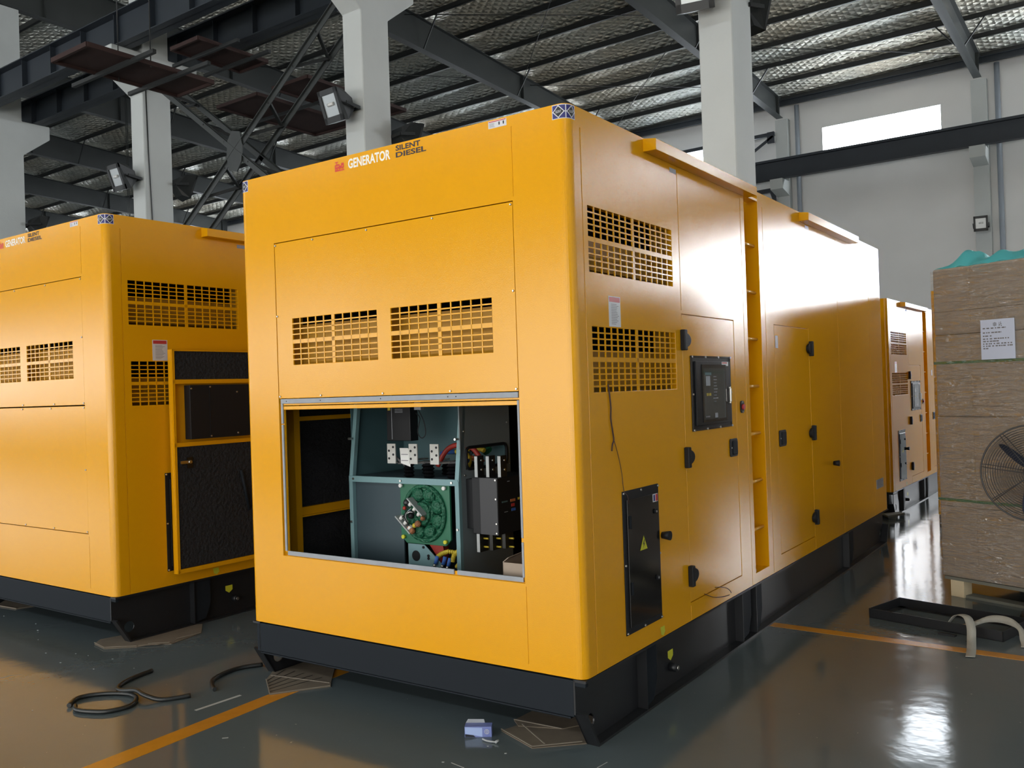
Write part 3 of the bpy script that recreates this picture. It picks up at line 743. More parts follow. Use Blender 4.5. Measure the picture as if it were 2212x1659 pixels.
    MB().cyl((-.03, 2.20, .336), (-.03, 2.20, .352), .016, n=6).build('recess_bolt', M['steel'], root)
    # ---- doors
    if mode != 'left':
        d = MB().box(-.013, -.0012, 1.1445, 1.9075, .3705, 1.9255).build('front_side_door', Y, root, bevel=.0015)
    else: d = root
    d2 = MB().box(-.013, -.0012, 2.6645, 3.4505, .3725, 1.9305).build('rear_side_door', Y, root, bevel=.0015)
    if mode != 'left':
        for z in (1.787, 1.152, .513): sub(hinge(d, 1.132, z, 1))
        sub(latch(d, 1.775, 1.895, 1.102, 1.21))
    for z in (1.784, 1.15, .515): sub(hinge(d2, 3.465, z, -1))
    sub(latch(d2, 2.69, 2.83, 1.098, 1.21))
    # ---- control panel
    cp = root
    if mode != 'left':
        fr = MB(); ys, ye, zs, ze = 1.235, 1.815, 1.286, 1.704
        fr.box(0, .004, ys, ye, zs, ze); cpo = fr.build('control_panel', M['black'], d, bevel=.001); sub(cpo)
        for q in ((ys, ye, ze-.010, ze), (ys, ye, zs, zs+.010), (ys, ys+.012, zs, ze), (ye-.012, ye, zs, ze)): sub(plate('rim', 'blackgloss', cpo, q[0], q[1], q[2], q[3], lambda u, v, o: (.004+o, u, v), .004))
        dr = MB().box(.004, .016, ys+.04, ye-.03, zs+.028, ze-.03).build('panel_door', M['black'], cpo, bevel=.003); sub(dr)
    if mode != 'left':
        # third level only: glass, frame and instruments hang on the panel
        W0, W1, Z0, Z1 = 1.37, 1.69, 1.345, 1.635
        PP = lambda u, v, o: (.016+o, u, v)
        for q in ((W0-.02, W1+.02, Z1, Z1+.02), (W0-.02, W1+.02, Z0-.015, Z0), (W0-.02, W0, Z0, Z1), (W1, W1+.02, Z0, Z1)): sub(plate('window_rim', 'blackgloss', cpo, *q, PP, .004))
        sub(plate('window_glass', 'glassdk', cpo, W0, W1, Z0, Z1, PP, .001))
        sub(plate('display', 'gasket', cpo, W0+.04, W0+.10, Z1-.10, Z1-.045, PP, .0016))
        sub(plate('display', 'teal', cpo, W0+.03, W0+.12, Z1-.04, Z1-.025, PP, .0016))
        for i in range(3): sub(plate('switch', 'yel2', cpo, W0+.045+i*.024, W0+.058+i*.024, Z1-.158, Z1-.142, PP, .0016))
        sub(plate('tag_square', 'gasket', cpo, W0+.16, W0+.20, Z0+.005, Z0+.032, PP, .0016))
        lines(cpo, W0+.15, W0+.21, Z1-.2, Z1-.04, 9, PP, 'instrument_marks', 'stickgrey', .0016)
        lines(cpo, W0+.02, W0+.12, Z0+.01, Z0+.02, 1, PP, 'instrument_marks', 'stickgrey', .0016, .8)
        lines(cpo, W0+.14, W0+.22, Z0+.11, Z0+.125, 1, PP, 'instrument_marks', 'stickw', .0016, .3)
        sub(plate('warning_label', 'stickw', cpo, 1.655, 1.755, 1.648, 1.672, PP, .001)); sub(plate('warning_stripe', 'stickred', cpo, 1.66, 1.735, 1.662, 1.669, PP, .0016))
        hb = MB().bar((.03, 1.745, 1.435), (.03, 1.745, 1.515), .018, .012, up=(1,0,0)).box(.016, .032, 1.738, 1.752, 1.425, 1.437).box(.016, .032, 1.738, 1.752, 1.513, 1.525)
        sub(hb.build('handle', M['steel'], cpo, bevel=.003)); tag(cpo.children[-1], 'bright chrome pull handle')
        for u, v in ((1.242, 1.698), (1.43, 1.698), (1.62, 1.698), (1.808, 1.698), (1.242, 1.292), (1.43, 1.292), (1.62, 1.292), (1.808, 1.292), (1.242, 1.49), (1.808, 1.49)):
            sub(MB().cyl((.008, u, v), (.014, u, v), .0065, n=8).build('screw', M['steel'], cpo))
    # emergency stop
    es = MB().prism(rrect(1.972, 2.034, 1.358, 1.434, .02), 0, 0, .006).build('emergency_stop', M['black'], root, bevel=.001)
    sub(MB().cyl((.006, 2.003, 1.396), (.018, 2.003, 1.396), .018, .017, n=16).build('stop_button', M['stickred'], es))
    for v in (1.366, 1.426): sub(MB().cyl((.006, 2.003, v), (.009, 2.003, v), .005, n=8).build('screw', M['steel'], es))
    # ---- terminal door, black
    tp = MB().box(0, .005, .387, .773, .370, 1.050).build('terminal_panel', M['black'], root, bevel=.001)
    PT = lambda u, v, o: (.005+o, u, v)
    sub(plate('terminal_door', 'blackgloss', tp, .418, .757, .402, 1.008, PT, .008, bevel=.002))
    PT2 = lambda u, v, o: (.0131+o, u, v)
    tri = MB(); tri.add([PT2(.533, .749, .001), PT2(.613, .749, .001), PT2(.575, .818, .001)], [(0,1,2)]); sub(tri.build('hazard_triangle', M['stickyel'], tp, fix=False))
    bolt = MB(); bolt.add([PT2(u, v, .0016) for u, v in ((.578, .800), (.563, .775), (.572, .776), (.566, .757), (.586, .780), (.576, .779), (.584, .797))], [(0,1,2,3,4,5,6)]); sub(bolt.build('hazard_bolt', M['stickblack'], tp, fix=False))
    for v in (.918, .588):
        sub(MB().cyl((.013, .712, v), (.022, .712, v), .012, n=12).build('door_lock', M['black'], tp)); sub(MB().cyl((.022, .712, v), (.024, .712, v), .006, n=8).build('lock_core', M['steel'], tp))
    for v in (.90, .585): sub(MB().box(.013, .018, .432, .446, v-.03, v+.03).build('door_hinge', M['skidplate'], tp))
    sub(plate('label', 'stickw', tp, .69, .745, .965, 1.005, PT2, .001)); sub(plate('label_band', 'stickred', tp, .72, .742, .968, 1.002, PT2, .0016)); sub(plate('label_block', 'stickblue', tp, .696, .713, .970, 1.0, PT2, .0016))
    screws(tp, [(.395, 1.040), (.577, 1.040), (.765, 1.040), (.395, .70), (.765, .70), (.395, .379), (.577, .379), (.765, .379)], lambda u, v, o: (.005+o, u, v), r=.0075)
    for c in tp.children: c.location = (0, 0, 0)
    # rubber stops
    for y, z in ((.812, .782), (4.02, .873)):
        MB().cyl((0, y, z), (.045, y, z), .017, .024, n=16).build('rubber_stop', M['black'], root)
    # vent plate at the rear
    vp = plate('rating_plate', 'gasket', root, 5.44, 5.71, .505, .59, PS, .003); lines(vp, 5.45, 5.70, .51, .585, 6, PS, 'print', 'stickgrey', .0035, .45)
    # ---- stickers and lettering
    st = plate('instruction_sticker', 'stickw', root, .322, .437, 1.829, 1.972, PS, .001, bevel=0)
    sub(plate('red_band', 'stickred', st, .328, .431, 1.945, 1.968, PS, .0016)); lines(st, .343, .42, 1.838, 1.938, 13, PS, 'print')
    st = plate('caution_sticker', 'stickw', root, -.424, -.322, 2.760, 2.794, PF, .001)
    sub(plate('red_band', 'stickred', st, -.421, -.325, 2.788, 2.792, PF, .0016)); lines(st, -.418, -.385, 2.764, 2.784, 5, PF, 'print')
    for u in (-.366, -.342): sub(plate('pictogram', 'stickblack', st, u, u+.007, 2.770, 2.784, PF, .0016))
    plate('door_sticker', 'stickw', root, 2.68, 2.735, 1.775, 1.86, PS, .001)
    g1 = MB(); g1.add([(.0015, .752, .325), (.0015, .80, .325), (.0015, .806, .295), (.0015, .785, .277), (.0015, .76, .287)], [(0,1,2,3,4)]); g1.build('green_tag', M['stickyel'], root, fix=False)
    g1 = MB(); g1.add([(.0015-.06, .868, .172), (.0015-.06, .93, .172), (.0015-.06, .93, .138), (.0015-.06, .90, .118), (.0015-.06, .868, .138)], [(0,1,2,3,4)]).box(-.062, -.0555, .86, .94, .11, .18)
    g2 = MB(); g2.add([(-.018, .868, .172), (-.018, .93, .172), (-.018, .93, .138), (-.018, .90, .118), (-.018, .868, .138)], [(0,1,2,3,4)]); g2.build('green_tag', M['stickyel'], root, fix=False)
    MB().cyl((-.06, .965, .062), (-.012, .965, .062), .022, n=12).build('drain_plug', M['skid'], root); MB().cyl((-.012, .965, .062), (-.004, .965, .062), .012, n=6).build('plug_head', M['steel'], root)
    if mode in ('main', 'left'):
        text_mb('GENERATOR', -1.333, -1.037, 2.728, 2.779, FR, .03).build('lettering', M['textw'], root, fix=False)
        text_mb('SILENT', -1.0, -.838, 2.762, 2.789, FR, .03).build('lettering', M['textk'], root, fix=False)
        text_mb('DIESEL', -1.0, -.802, 2.728, 2.755, FR, .03).build('lettering', M['textk'], root, fix=False)
        e = MB(); q = lambda a, b, c, d: e.add([FR(a, c), FR(b, c), FR(b, d), FR(a, d)], [(0,1,2,3)])
        q(-1.430, -1.362, 2.728, 2.735); q(-1.430, -1.424, 2.734, 2.763); q(-1.424, -1.395, 2.742, 2.765); q(-1.397, -1.384, 2.740, 2.756); q(-1.384, -1.364, 2.742, 2.768)
        q(-1.418, -1.412, 2.763, 2.776); q(-1.428, -1.405, 2.774, 2.779); q(-1.42, -1.41, 2.734, 2.742); q(-1.40, -1.395, 2.734, 2.742); q(-1.375, -1.370, 2.734, 2.742)
        em = e.build('red_emblem', M['textr'], root, fix=False)
        e = MB()
        for k in range(3): e.add([FR(-1.421+k*.008, 2.750, .002), FR(-1.417+k*.008, 2.750, .002), FR(-1.417+k*.008, 2.758, .002), FR(-1.421+k*.008, 2.758, .002)], [(0,1,2,3)])
        e.add([FR(-1.379, 2.749, .002), FR(-1.369, 2.749, .002), FR(-1.369, 2.753, .002), FR(-1.379, 2.753, .002)], [(0,1,2,3)])
        sub(e.build('emblem_detail', M['yellow'], em, fix=False))
        sticker_corner(root)
        if mode == 'main': sticker_corner(root, True)
    if mode != 'main':
        lp = MB().box(-1.926, -.306, .0015, .012, .669, 1.533).build('lower_access_panel', Y, root, bevel=.0015)
        screws(lp, [(-.315, 1.522), (-.75, 1.522), (-1.15, 1.522), (-1.55, 1.522), (-.315, 1.1), (-.315, .68), (-.75, .68), (-1.15, .68)], lambda u, v, o: (u, .0015-o, v))
        for c in lp.children: c.location = (0, 0, 0)
    # black lining inside
    MB().box(-2.175, -2.16, .03, 2.0, .28, 2.76).box(-2.17, -.05, 1.95, 2.0, .28, 2.76).box(-2.17, -.05, .03, 2.0, 2.745, 2.765).build('acoustic_lining', M['foam'], root)
    if mode == 'left':
        # front side door folded right back against the side, inner face out
        D = empty('front_side_door', (0, 0, 0)); D.parent = root
        def bx(name, m, x0, x1, y0, y1, z0, z1, par=D, **k): return MB().box(x0, x1, y0, y1, z0, z1).build(name, M[m], par, **k)
        R0 = .028; y0, y1, z0, z1 = .418, 1.165, .352, 1.905
        bx('door_skin', 'yellow', R0, R0+.004, y0, y1, z0, z1)
        rim = MB().box(R0, R0+.05, y0, y0+.004, z0, z1).box(R0, R0+.05, y1-.004, y1, z0, z1).box(R0, R0+.05, y0, y1, z0, z0+.004).box(R0, R0+.05, y0, y1, z1-.004, z1)
        rim.box(R0+.042, R0+.05, y0, y0+.02, z0, z1).box(R0+.042, R0+.05, y0, y1, z0, z0+.028).box(R0+.042, R0+.05, y0, y1, 1.665, 1.695).box(R0+.042, R0+.05, y0, y1, 1.226, 1.255).box(R0+.042, R0+.05, y0, y1, z1-.012, z1)
        rim.build('door_frame', Y, D, bevel=.0015)
        bx('foam_panel', 'foam', R0+.004, R0+.043, y0+.02, y1-.01, z0+.03, 1.226); bx('foam_panel', 'foam', R0+.004, R0+.043, y0+.02, y1-.01, 1.695, z1-.01)
        bx('recess_panel', 'yellow', R0+.004, R0+.008, y0+.02, y1-.01, 1.25, 1.67)
        cb = bx('control_box', 'black', R0+.006, R0+.075, .535, 1.07, 1.275, 1.655, bevel=.003)
        for u, v in ((.70, 1.64), (.70, 1.29), (.93, 1.30), (.545, 1.63), (.93, 1.60)): MB().cyl((R0+.075, u, v), (R0+.08, u, v), .006, n=8).build('screw', M['steel'], D)
        MB().box(R0+.075, R0+.077, .695, .698, 1.28, 1.65).build('seam', M['skidplate'], D)
        lk = MB().box(R0+.043, R0+.05, .515, .56, 1.075, 1.15).build('lock_plate', M['blackgloss'], D); MB().box(R0+.05, R0+.062, .455, .525, 1.108, 1.128).cyl((R0+.05, .53, 1.118), (R0+.07, .53, 1.118), .012, n=10).build('latch_bolt', M['steel'], D)
        MB().tube([(R0+.05, .965, 1.02), (R0+.055, .99, .90), (R0+.05, 1.03, .72)], .011, n=8).build('gas_strut', M['skidplate'], D)
        for z in (1.787, 1.152, .513): hinge(root, 1.132, z, 1)
    G['gen'] = False
    return tag(root, label, 'generator')

MAIN = (-2.05677, 3.32168)
gm = generator(MAIN, .0192839, 1, 'large yellow silenced diesel generator in the centre with its lower front hatch removed', 'main')
generator((-5.58229, 3.20726), .0080858, 1, 'yellow silenced diesel generator at the left with its side door folded open', 'left')
generator((-2.49, 10.82), 0, .88, 'generator glaring white in the aisle beyond the far end of the central generator', 'far')
cab = empty('machine_cabinet', (-1.16, 11.1, 0))
cb_ = MB().prism(rrect(-.77, .77, -.8, .8, .04, 5), 2, .13, 2.50).build('cabinet_body', M['yellow'], cab)
for k in range(9): MB().box(-.785, -.77, -.55, -.1, 1.62+.07*k, 1.66+.07*k).build('louvre', M['yellow'], cab)
MB().box(-.76, .76, -.79, .79, 0, .13).build('plinth', M['skid'], cab)
tag(cab, 'orange yellow machine cabinet behind the wrapped cartons, only a thin strip showing', 'cabinet')

# ---------------------------------------------------------------- inside the open hatch of the central generator
G['gen'] = True
def pt(name, m, mb, par=None, **k): return mb.build(name, M[m], par or gm, **k)
Y0 = .45
# hatch rim: grey gasket strips and the yellow lip
rim = pt('hatch_rim', 'yellow', MB().box(-1.93, -.302, .012, .03, 1.478, 1.498).box(-1.93, -.302, .012, .022, 1.502, 1.512).box(-1.93, -1.905, .015, .03, .665, 1.5).box(-.325, -.302, .015, .03, .665, 1.5).box(-1.93, -.302, .015, .03, .665, .683), bevel=.0015)
gk = MB().box(-1.918, -.31, .003, .012, 1.512, 1.538).box(-1.921, -1.905, .006, .014, 1.40, 1.535).box(-1.921, -1.905, .006, .014, .69, 1.395)
gk.box(-.32, -.308, .006, .014, .87, 1.50).box(-.32, -.308, .006, .014, .69, .85).box(-1.90, -.72, .006, .014, .668, .692).box(-.70, -.315, .006, .014, .668, .69)
gasket = pt('gasket_strip', 'gasket', gk, rim, bevel=.002)
for x in (-1.87, -1.60, -1.16, -.72, -.67): pt('rivet', 'black', MB().cyl((x, .002, 1.525), (x, .004, 1.525), .0035, n=6), rim)
# left inner wall: yellow frame over black foam
lw = pt('side_frame', 'yellow', MB().box(-2.16, -2.10, .255, .30, .28, 2.7).box(-2.16, -2.13, .30, 1.9, 1.402, 1.428).box(-2.16, -2.13, .30, 1.9, .826, .882).box(-2.16, -2.11, .30, 1.9, .826, .834))
# teal terminal box frame
fr = MB()
for x, xt in ((-1.826, -1.826), (-1.028, -1.028)):
    fr.bar((x, Y0, .50), (x, Y0, 1.06), .028, .03).bar((x, Y0, 1.05), (xt, Y0+.065, 1.52), .028, .03)
fr.box(-1.84, -1.02, Y0-.016, Y0, 1.036, 1.071)
frame = pt('terminal_frame', 'teallight', fr, bevel=.002)
for x, z in ((-1.80, 1.055), (-1.43, 1.053), (-1.06, 1.053), (-1.826, .80), (-1.028, .80), (-1.025, 1.29), (-1.826, 1.29)):
    pt('screw', 'steel', MB().cyl((x, Y0-.016-(.0 if z < 1.1 else -.02), z), (x, Y0-.022, z), .007, n=8), frame)
pt('terminal_box', 'teal', MB().box(-1.84, -1.02, .93, .94, 1.06, 1.75).box(-1.845, -1.84, .47, .94, 1.06, 1.75).box(-1.84, -1.02, .46, .94, 1.74, 1.75))
pt('terminal_shelf', 'tealdark', MB().box(-1.84, -1.02, .45, .93, 1.058, 1.066))
pt('blank_panel', 'tealdark', MB().box(-1.82, -1.445, .465, .475, .3, 1.04))
pt('lower_box', 'tealdark', MB().box(-1.445, -1.02, .80, .81, .3, 1.05))
# side panel with cable hole
sp = MB().box(-1.022, -1.014, .46, .505, .3, 1.6).box(-1.022, -1.014, .895, .93, .3, 1.6).box(-1.022, -1.014, .505, .895, .3, 1.118).box(-1.022, -1.014, .505, .895, 1.242, 1.6)
side = pt('side_panel', 'slate', sp)
hp = [(-1.012, a, b) for a, b in rrect(.508, .892, 1.121, 1.239, .03, 4)]
pt('rubber_edging', 'black', MB().tube(hp, .009, closed=True), side)
for y, z in ((.49, 1.33), (.90, 1.36), (.49, 1.09), (.91, 1.12)): pt('screw', 'steel', MB().cyl((-1.014, y, z), (-1.008, y, z), .005, n=8), side)
# bus bars on ribbed insulators
for x in (-1.506, -1.342, -1.187):
    b = pt('bus_bar', 'bartin', MB().box(x-.031, x+.031, Y0-.004, Y0+.004, 1.149, 1.262).box(x-.02, x+.02, Y0, Y0+.3, 1.149, 1.157), bevel=.001)
    for dx, z in ((.016, 1.243), (-.016, 1.222), (.016, 1.20), (-.016, 1.178)):
        pt('bolt_hole', 'black', MB().cyl((x+dx, Y0-.006, z), (x+dx, Y0-.0035, z), .007, n=12), b)
for x in (-1.44, -1.29, -1.12):
    for y in (.52, .68):
        ins = MB()
        for k in range(4): ins.cyl((x, y, 1.068+k*.02), (x, y, 1.076+k*.02), .022, .034, n=14).cyl((x, y, 1.076+k*.02), (x, y, 1.088+k*.02), .034, .022, n=14)
        pt('insulator', 'black', ins)
pt('bar_carrier', 'skid', MB().bar((-1.49, .50, 1.150), (-1.10, .60, 1.150), .05, .012).bar((-1.50, .47, 1.19), (-1.45, .50, 1.135), .02, .01))
tg = MB(); tg.prism([(-1.455, 1.15), (-1.385, 1.13), (-1.382, 1.222), (-1.40, 1.236), (-1.462, 1.236)], 1, .47, .472); tgo = pt('paper_tag', 'white', tg)
for z in (1.20, 1.165): pt('print', 'stickgrey', MB().box(-1.45, -1.40, .4685, .4695, z-.002, z+.002), tgo)
# black controller
ct = pt('voltage_regulator', 'black', MB().box(-1.6400, -1.4550, .56, .63, 1.27, 1.60), bevel=.004)
pt('bright_edge', 'gasket', MB().box(-1.5970, -1.5940, .556, .56, 1.28, 1.6), ct); pt('yellow_label', 'yel2', MB().box(-1.6250, -1.6050, .556, .56, 1.45, 1.52), ct)
for z in (1.495, 1.483, 1.455, 1.446, 1.438): pt('print', 'gasket', MB().box(-1.5700, -1.5100, .5575, .5595, z-.0015, z+.0015), ct)
pt('connector', 'gasket', MB().box(-1.4300, -1.3800, .57, .60, 1.45, 1.50), ct)
pt('loose_wire', 'black', MB().tube([(-1.4250, .60, 1.45), (-1.3850, .60, 1.38), (-1.3750, .60, 1.31), (-1.4050, .60, 1.285), (-1.4350, .60, 1.32), (-1.4150, .60, 1.40), (-1.4450, .6, 1.43)], .003, n=5, sub=4), ct)
pt('screw', 'steel', MB().cyl((-1.18, .93, 1.35), (-1.18, .91, 1.35), .013, n=8))
# cables
pt('red_cable', 'red', MB().tube([(-1.26, .56, 1.13), (-1.19, .57, 1.225), (-1.10, .585, 1.25), (-1.03, .60, 1.225), (-.985, .62, 1.15)], .015, sub=5))
for i, (a, b, m) in enumerate((((-1.31, .66, 1.19), (-1.24, .70, 1.20), 'blue2'), ((-1.24, .70, 1.20), (-1.15, .72, 1.205), 'yel2'), ((-1.20, .74, 1.22), (-1.10, .78, 1.23), 'green'), ((-1.14, .62, 1.185), (-1.07, .64, 1.195), 'teal'), ((-1.10, .70, 1.215), (-1.03, .70, 1.21), 'yel2'), ((-1.08, .62, 1.17), (-1.045, .62, 1.17), 'orange2'), ((-1.07, .56, 1.16), (-1.04, .56, 1.16), 'blue2'))):
    pt('cable_end', m, MB().tube([a, ((a[0]+b[0])/2, a[1], (a[2]+b[2])/2+.006), b], .014, sub=3))
pt('yellow_cable', 'yel2', MB().tube([(-1.06, .50, 1.20), (-1.05, .52, 1.16), (-1.07, .55, 1.10)], .014, sub=3))
pt('yellow_cable', 'yel2', MB().tube([(-1.10, .60, 1.21), (-1.06, .60, 1.17), (-1.06, .58, 1.12)], .014, sub=3))
pt('green_sleeve', 'green', MB().tube([(-1.20, .78, 1.20), (-1.12, .77, 1.25), (-1.05, .76, 1.2)], .03, sub=3))
# green exciter
cx, cz = -1.275, .875
gp = [(-1.455, .735), (-1.415, .700), (-1.13, .700), (-1.095, .735), (-1.095, 1.045), (-1.455, 1.045)]
ex = pt('exciter_flange', 'green', MB().prism(gp, 1, .455, .47), bevel=.002)
rg = MB()
ell = [(cx+.145*math.cos(2*PI*i/28), .448, cz+.152*math.sin(2*PI*i/28)) for i in range(28)]
pt('stator_ring', 'cloth', MB().tube(ell, .012, closed=True), ex)
for i in range(8):
    t = 2*PI*(i+.5)/8
    R = Matrix.Rotation(-t, 3, 'Y')
    pt('winding_coil', 'cloth', MB().ball((cx+.105*math.cos(t), .448, cz+.110*math.sin(t)), .041, n=14, sc=(.95, .6, 1.05), M=R.to_4x4()), ex)
pt('rotor_disc', 'cloth', MB().cyl((cx, .455, cz), (cx, .43, cz), .085, .06, n=20).tube([(cx+.05*math.cos(2*PI*i/18), .428+.006*(i % 2), cz+.055*math.sin(2*PI*i/18)) for i in range(18)], .013, closed=True), ex)
for x, z, m in ((-1.44, 1.025, 'white'), (-1.125, 1.02, 'white'), (-1.43, .735, 'stickyel'), (-1.125, .725, 'stickyel')): pt('flange_bolt', m, MB().cyl((x, .455, z), (x, .437, z), .011, n=8), ex)
rc = Matrix.Translation((-1.335, .405, .865))@Matrix.Rotation(.72, 4, 'Y')@Matrix.Scale(1.2, 4)
pl = MB()
for s in (-1, 1): pl.box(-.058, .058, -.02, .02, s*.058-.003, s*.058+.003, rc)
rd = pt('rectifier_plate', 'tin', pl, ex)
for s in (-1, 1):
    for k in (-1, 0, 1): pt('diode', 'white', MB().cyl(rc@Vector((k*.033, -.005, s*.054)), rc@Vector((k*.033, -.005, s*.034)), .011, n=10), ex)
for (dx, dz, m, r) in ((.055, .0, 'copper', .02), (.045, -.02, 'yel2', .014), (.05, -.05, 'copper', .02), (.03, -.055, 'orange2', .015), (-.05, .0, 'red', .012), (-.02, .01, 'blue2', .009), (.0, .0, 'black', .02), (-.055, .03, 'skid', .022), (.06, .04, 'copper', .014)):
    pt('wire_knot', m, MB().ball(rc@Vector((dx, .0, dz)), r, n=8), ex)
for k in range(5):
    a = rc@Vector((-.03+.015*k, -.01, .035)); b = rc@Vector((.03-.014*k, -.012, -.035)); c = (a+b)/2+Vector((.01*(k-2), -.02, .008*k))
    pt('lead_wire', ('black', 'tin', 'skid', 'white', 'black')[k], MB().tube([a, c, b], .0028, n=5, sub=4), ex)
# bracket, hoses and lugs below
br = MB().prism([(-1.42, .52), (-1.42, .695), (-1.30, .695), (-1.17, .59), (-1.17, .52)], 1, .47, .474)
bo = pt('bracket_plate', 'teallight', br); pt('bracket_hole', 'black', MB().cyl((-1.362, .4695, .628), (-1.362, .468, .628), .030, n=20), bo)
for x, z in ((-1.305, .68), (-1.27, .635), (-1.27, .62)): pt('screw', 'black', MB().cyl((x, .4695, z), (x, .465, z), .008, n=8), bo)
cn = MB().add([(-1.29, .50, .695), (-1.19, .50, .695), (-1.17, .50, .60), (-1.20, .50, .585)], [(0,1,2,3)]).cyl((-1.245, .55, .70), (-1.19, .52, .59), .045, .02, n=14); pt('red_bracket', 'red', cn)
def hose(P, m='yel2', r=.013):
    mb = MB().tube(P, r*.8, n=8, sub=6); Q = [Vector(p) for p in P]
    for i in range(len(Q)-1):
        for k in range(5):
            p = Q[i].lerp(Q[i+1], k/5); d = (Q[i+1]-Q[i]).normalized()*.003; mb.cyl(p-d, p+d, r, n=10)
    return mb
pt('corrugated_hose', 'yel2', hose([(-1.21, .48, .635), (-1.17, .46, .655), (-1.13, .47, .67), (-1.08, .5, .66)]))
pt('corrugated_hose', 'yel2', hose([(-1.10, .47, .62), (-1.09, .47, .65), (-1.06, .48, .68), (-1.04, .5, .67)]))
pt('corrugated_hose', 'yel2', hose([(-1.07, .47, .59), (-1.05, .47, .61), (-1.04, .48, .64)]))
for x, z, m in ((-1.21, .615, 'blue2'), (-1.155, .615, 'blue2'), (-1.12, .61, 'blue2')):
    l = pt('cable_lug', m, MB().cyl((x, .455, z-.018), (x+.008, .465, z+.025), .011, n=10)); pt('lug_nut', 'steel', MB().cyl((x-.003, .448, z-.035), (x-.001, .45, z-.018), .009, n=6), l)
pt('terminal_strip', 'skid', MB().box(-1.33, -1.04, .44, .50, .555, .575))
# circuit breaker
bk = pt('circuit_breaker', 'black', MB().box(-.935, -.765, .45, .80, .785, 1.085).box(-1.014, -.935, .50, .75, .80, 1.07), bevel=.003)
pt('front_strip', 'strip', MB().box(-.88, -.767, .446, .45, .785, 1.085), bk)
for z in (1.075, .975, .845, .795): pt('screw', 'steel', MB().cyl((-.775, .446, z), (-.775, .442, z), .005, n=6), bk)
for (y, z, w_, h, m) in ((.51, .955, .05, .008, 'teal'), (.585, .955, .045, .014, 'orange2'), (.585, .93, .03, .016, 'stickred'), (.59, .905, .035, .014, 'blue2'), (.65, .958, .03, .012, 'yel2'), (.52, .90, .03, .003, 'gasket'), (.55, 1.06, .02, .004, 'gasket')):
    pt('marking', m, MB().box(-.765, -.763, y-w_/2, y+w_/2, z-h/2, z+h/2), bk)
for k in range(3):
    x = -.905+k*.062; b = pt('breaker_bar', 'barblack', MB().box(x-.010, x+.010, .455+.02*k, .51+.02*k, 1.085, 1.20), bk, bevel=.001)
for k in range(3):
    x = -.905+k*.062
    pt('bar_edge', 'tin', MB().box(x-.0095, x+.0095, .452+.02*k, .4555+.02*k, 1.087, 1.198), bk)
    for z in (1.175, 1.125): pt('bar_bolt', 'steel', MB().cyl((x+.010, .485+.02*k, z), (x+.016, .485+.02*k, z), .007, n=8), bk)
    pt('breaker_bar', 'barblack', MB().box(x-.010, x+.010, .455+.03*k, .53+.03*k, .685+.01*k, .785), bk)
    if k == 0: pt('bar_edge', 'tin', MB().box(x-.0095, x+.0095, .452, .4555, .686, .783), bk)
    for z in (.755, .71): pt('bar_bolt', 'yel2', MB().cyl((x+.010, .49+.03*k, z), (x+.040, .49+.03*k, z), .005, n=6), bk)
# cardboard box standing inside
G['gen'] = False
cb = empty('cardboard_box', (0, 0, 0)); Ms = Matrix.Translation((MAIN[0], MAIN[1], GZ))@Matrix.Rotation(.0192839, 4, 'Z')
cb.matrix_world = Ms@Matrix.Translation((-.42, .30, .262)); cb.rotation_euler = (0, 0, .0192839)
w1 = MB(); t = .004; H = .467
w1.box(-.075, .20, -.20, -.20+t, 0, H).box(-.075, .20, .10, .10+t, 0, H).box(-.075, -.075+t, -.20, .10, 0, H).box(.20, .20+t, -.20, .10, 0, H).box(-.075, .2, -.2, .1, 0, t)
w1.build('box_walls', M['cardboard'], cb)
f1 = MB().add([(-.075, -.2, H), (-.075, .1, H), (-.055, .1, H+.04), (-.05, -.19, H+.022)], [(0,1,2,3)]).build('flap', M['cardboard'], cb, solid=.003)
tag(cb, 'open brown cardboard box inside the hatch opening, bottom right corner', 'box')
# loose wires on the generator side (resting against it)
def onside(pts, r, name, m, label, cat):
    mb = MB().tube([Ms@Vector((x, y, z)) for x, y, z in pts], r, n=6, sub=4); return tag(mb.build(name, M[m]), label, cat)
onside([(.004, .285, 1.56), (.006, .292, 1.51), (.006, .30, 1.45), (.006, .296, 1.40), (.006, .31, 1.34), (.006, .318, 1.30), (.008, .30, 1.28), (.008, .292, 1.25)], .0035, 'twisted_wire', 'wire', 'thick twisted dark wire hanging out of the lower side vent of the central generator', 'wire')
onside([(.006, .314, 1.31), (.006, .335, 1.27), (.006, .362, 1.21), (.006, .385, 1.14), (.006, .401, 1.055), (.02, .41, 1.03), (.02, .42, .99)], .0018, 'thin_wire', 'wire', 'thin dark wire running down to the black terminal door of the central generator', 'wire')
onside([(.002, 1.321, .377), (.02, 1.40, .345), (.03, 1.478, .33), (.03, 1.56, .318), (.03, 1.618, .313)], .002, 'wire_loop', 'wire', 'fine wire loop sticking out below the side door of the central generator, lower strand', 'wire')
onside([(.002, 1.476, .382), (.02, 1.53, .375), (.03, 1.586, .358), (.03, 1.63, .335), (.03, 1.647, .32)], .002, 'wire_loop', 'wire', 'fine wire loop sticking out below the side door of the central generator, upper strand', 'wire')

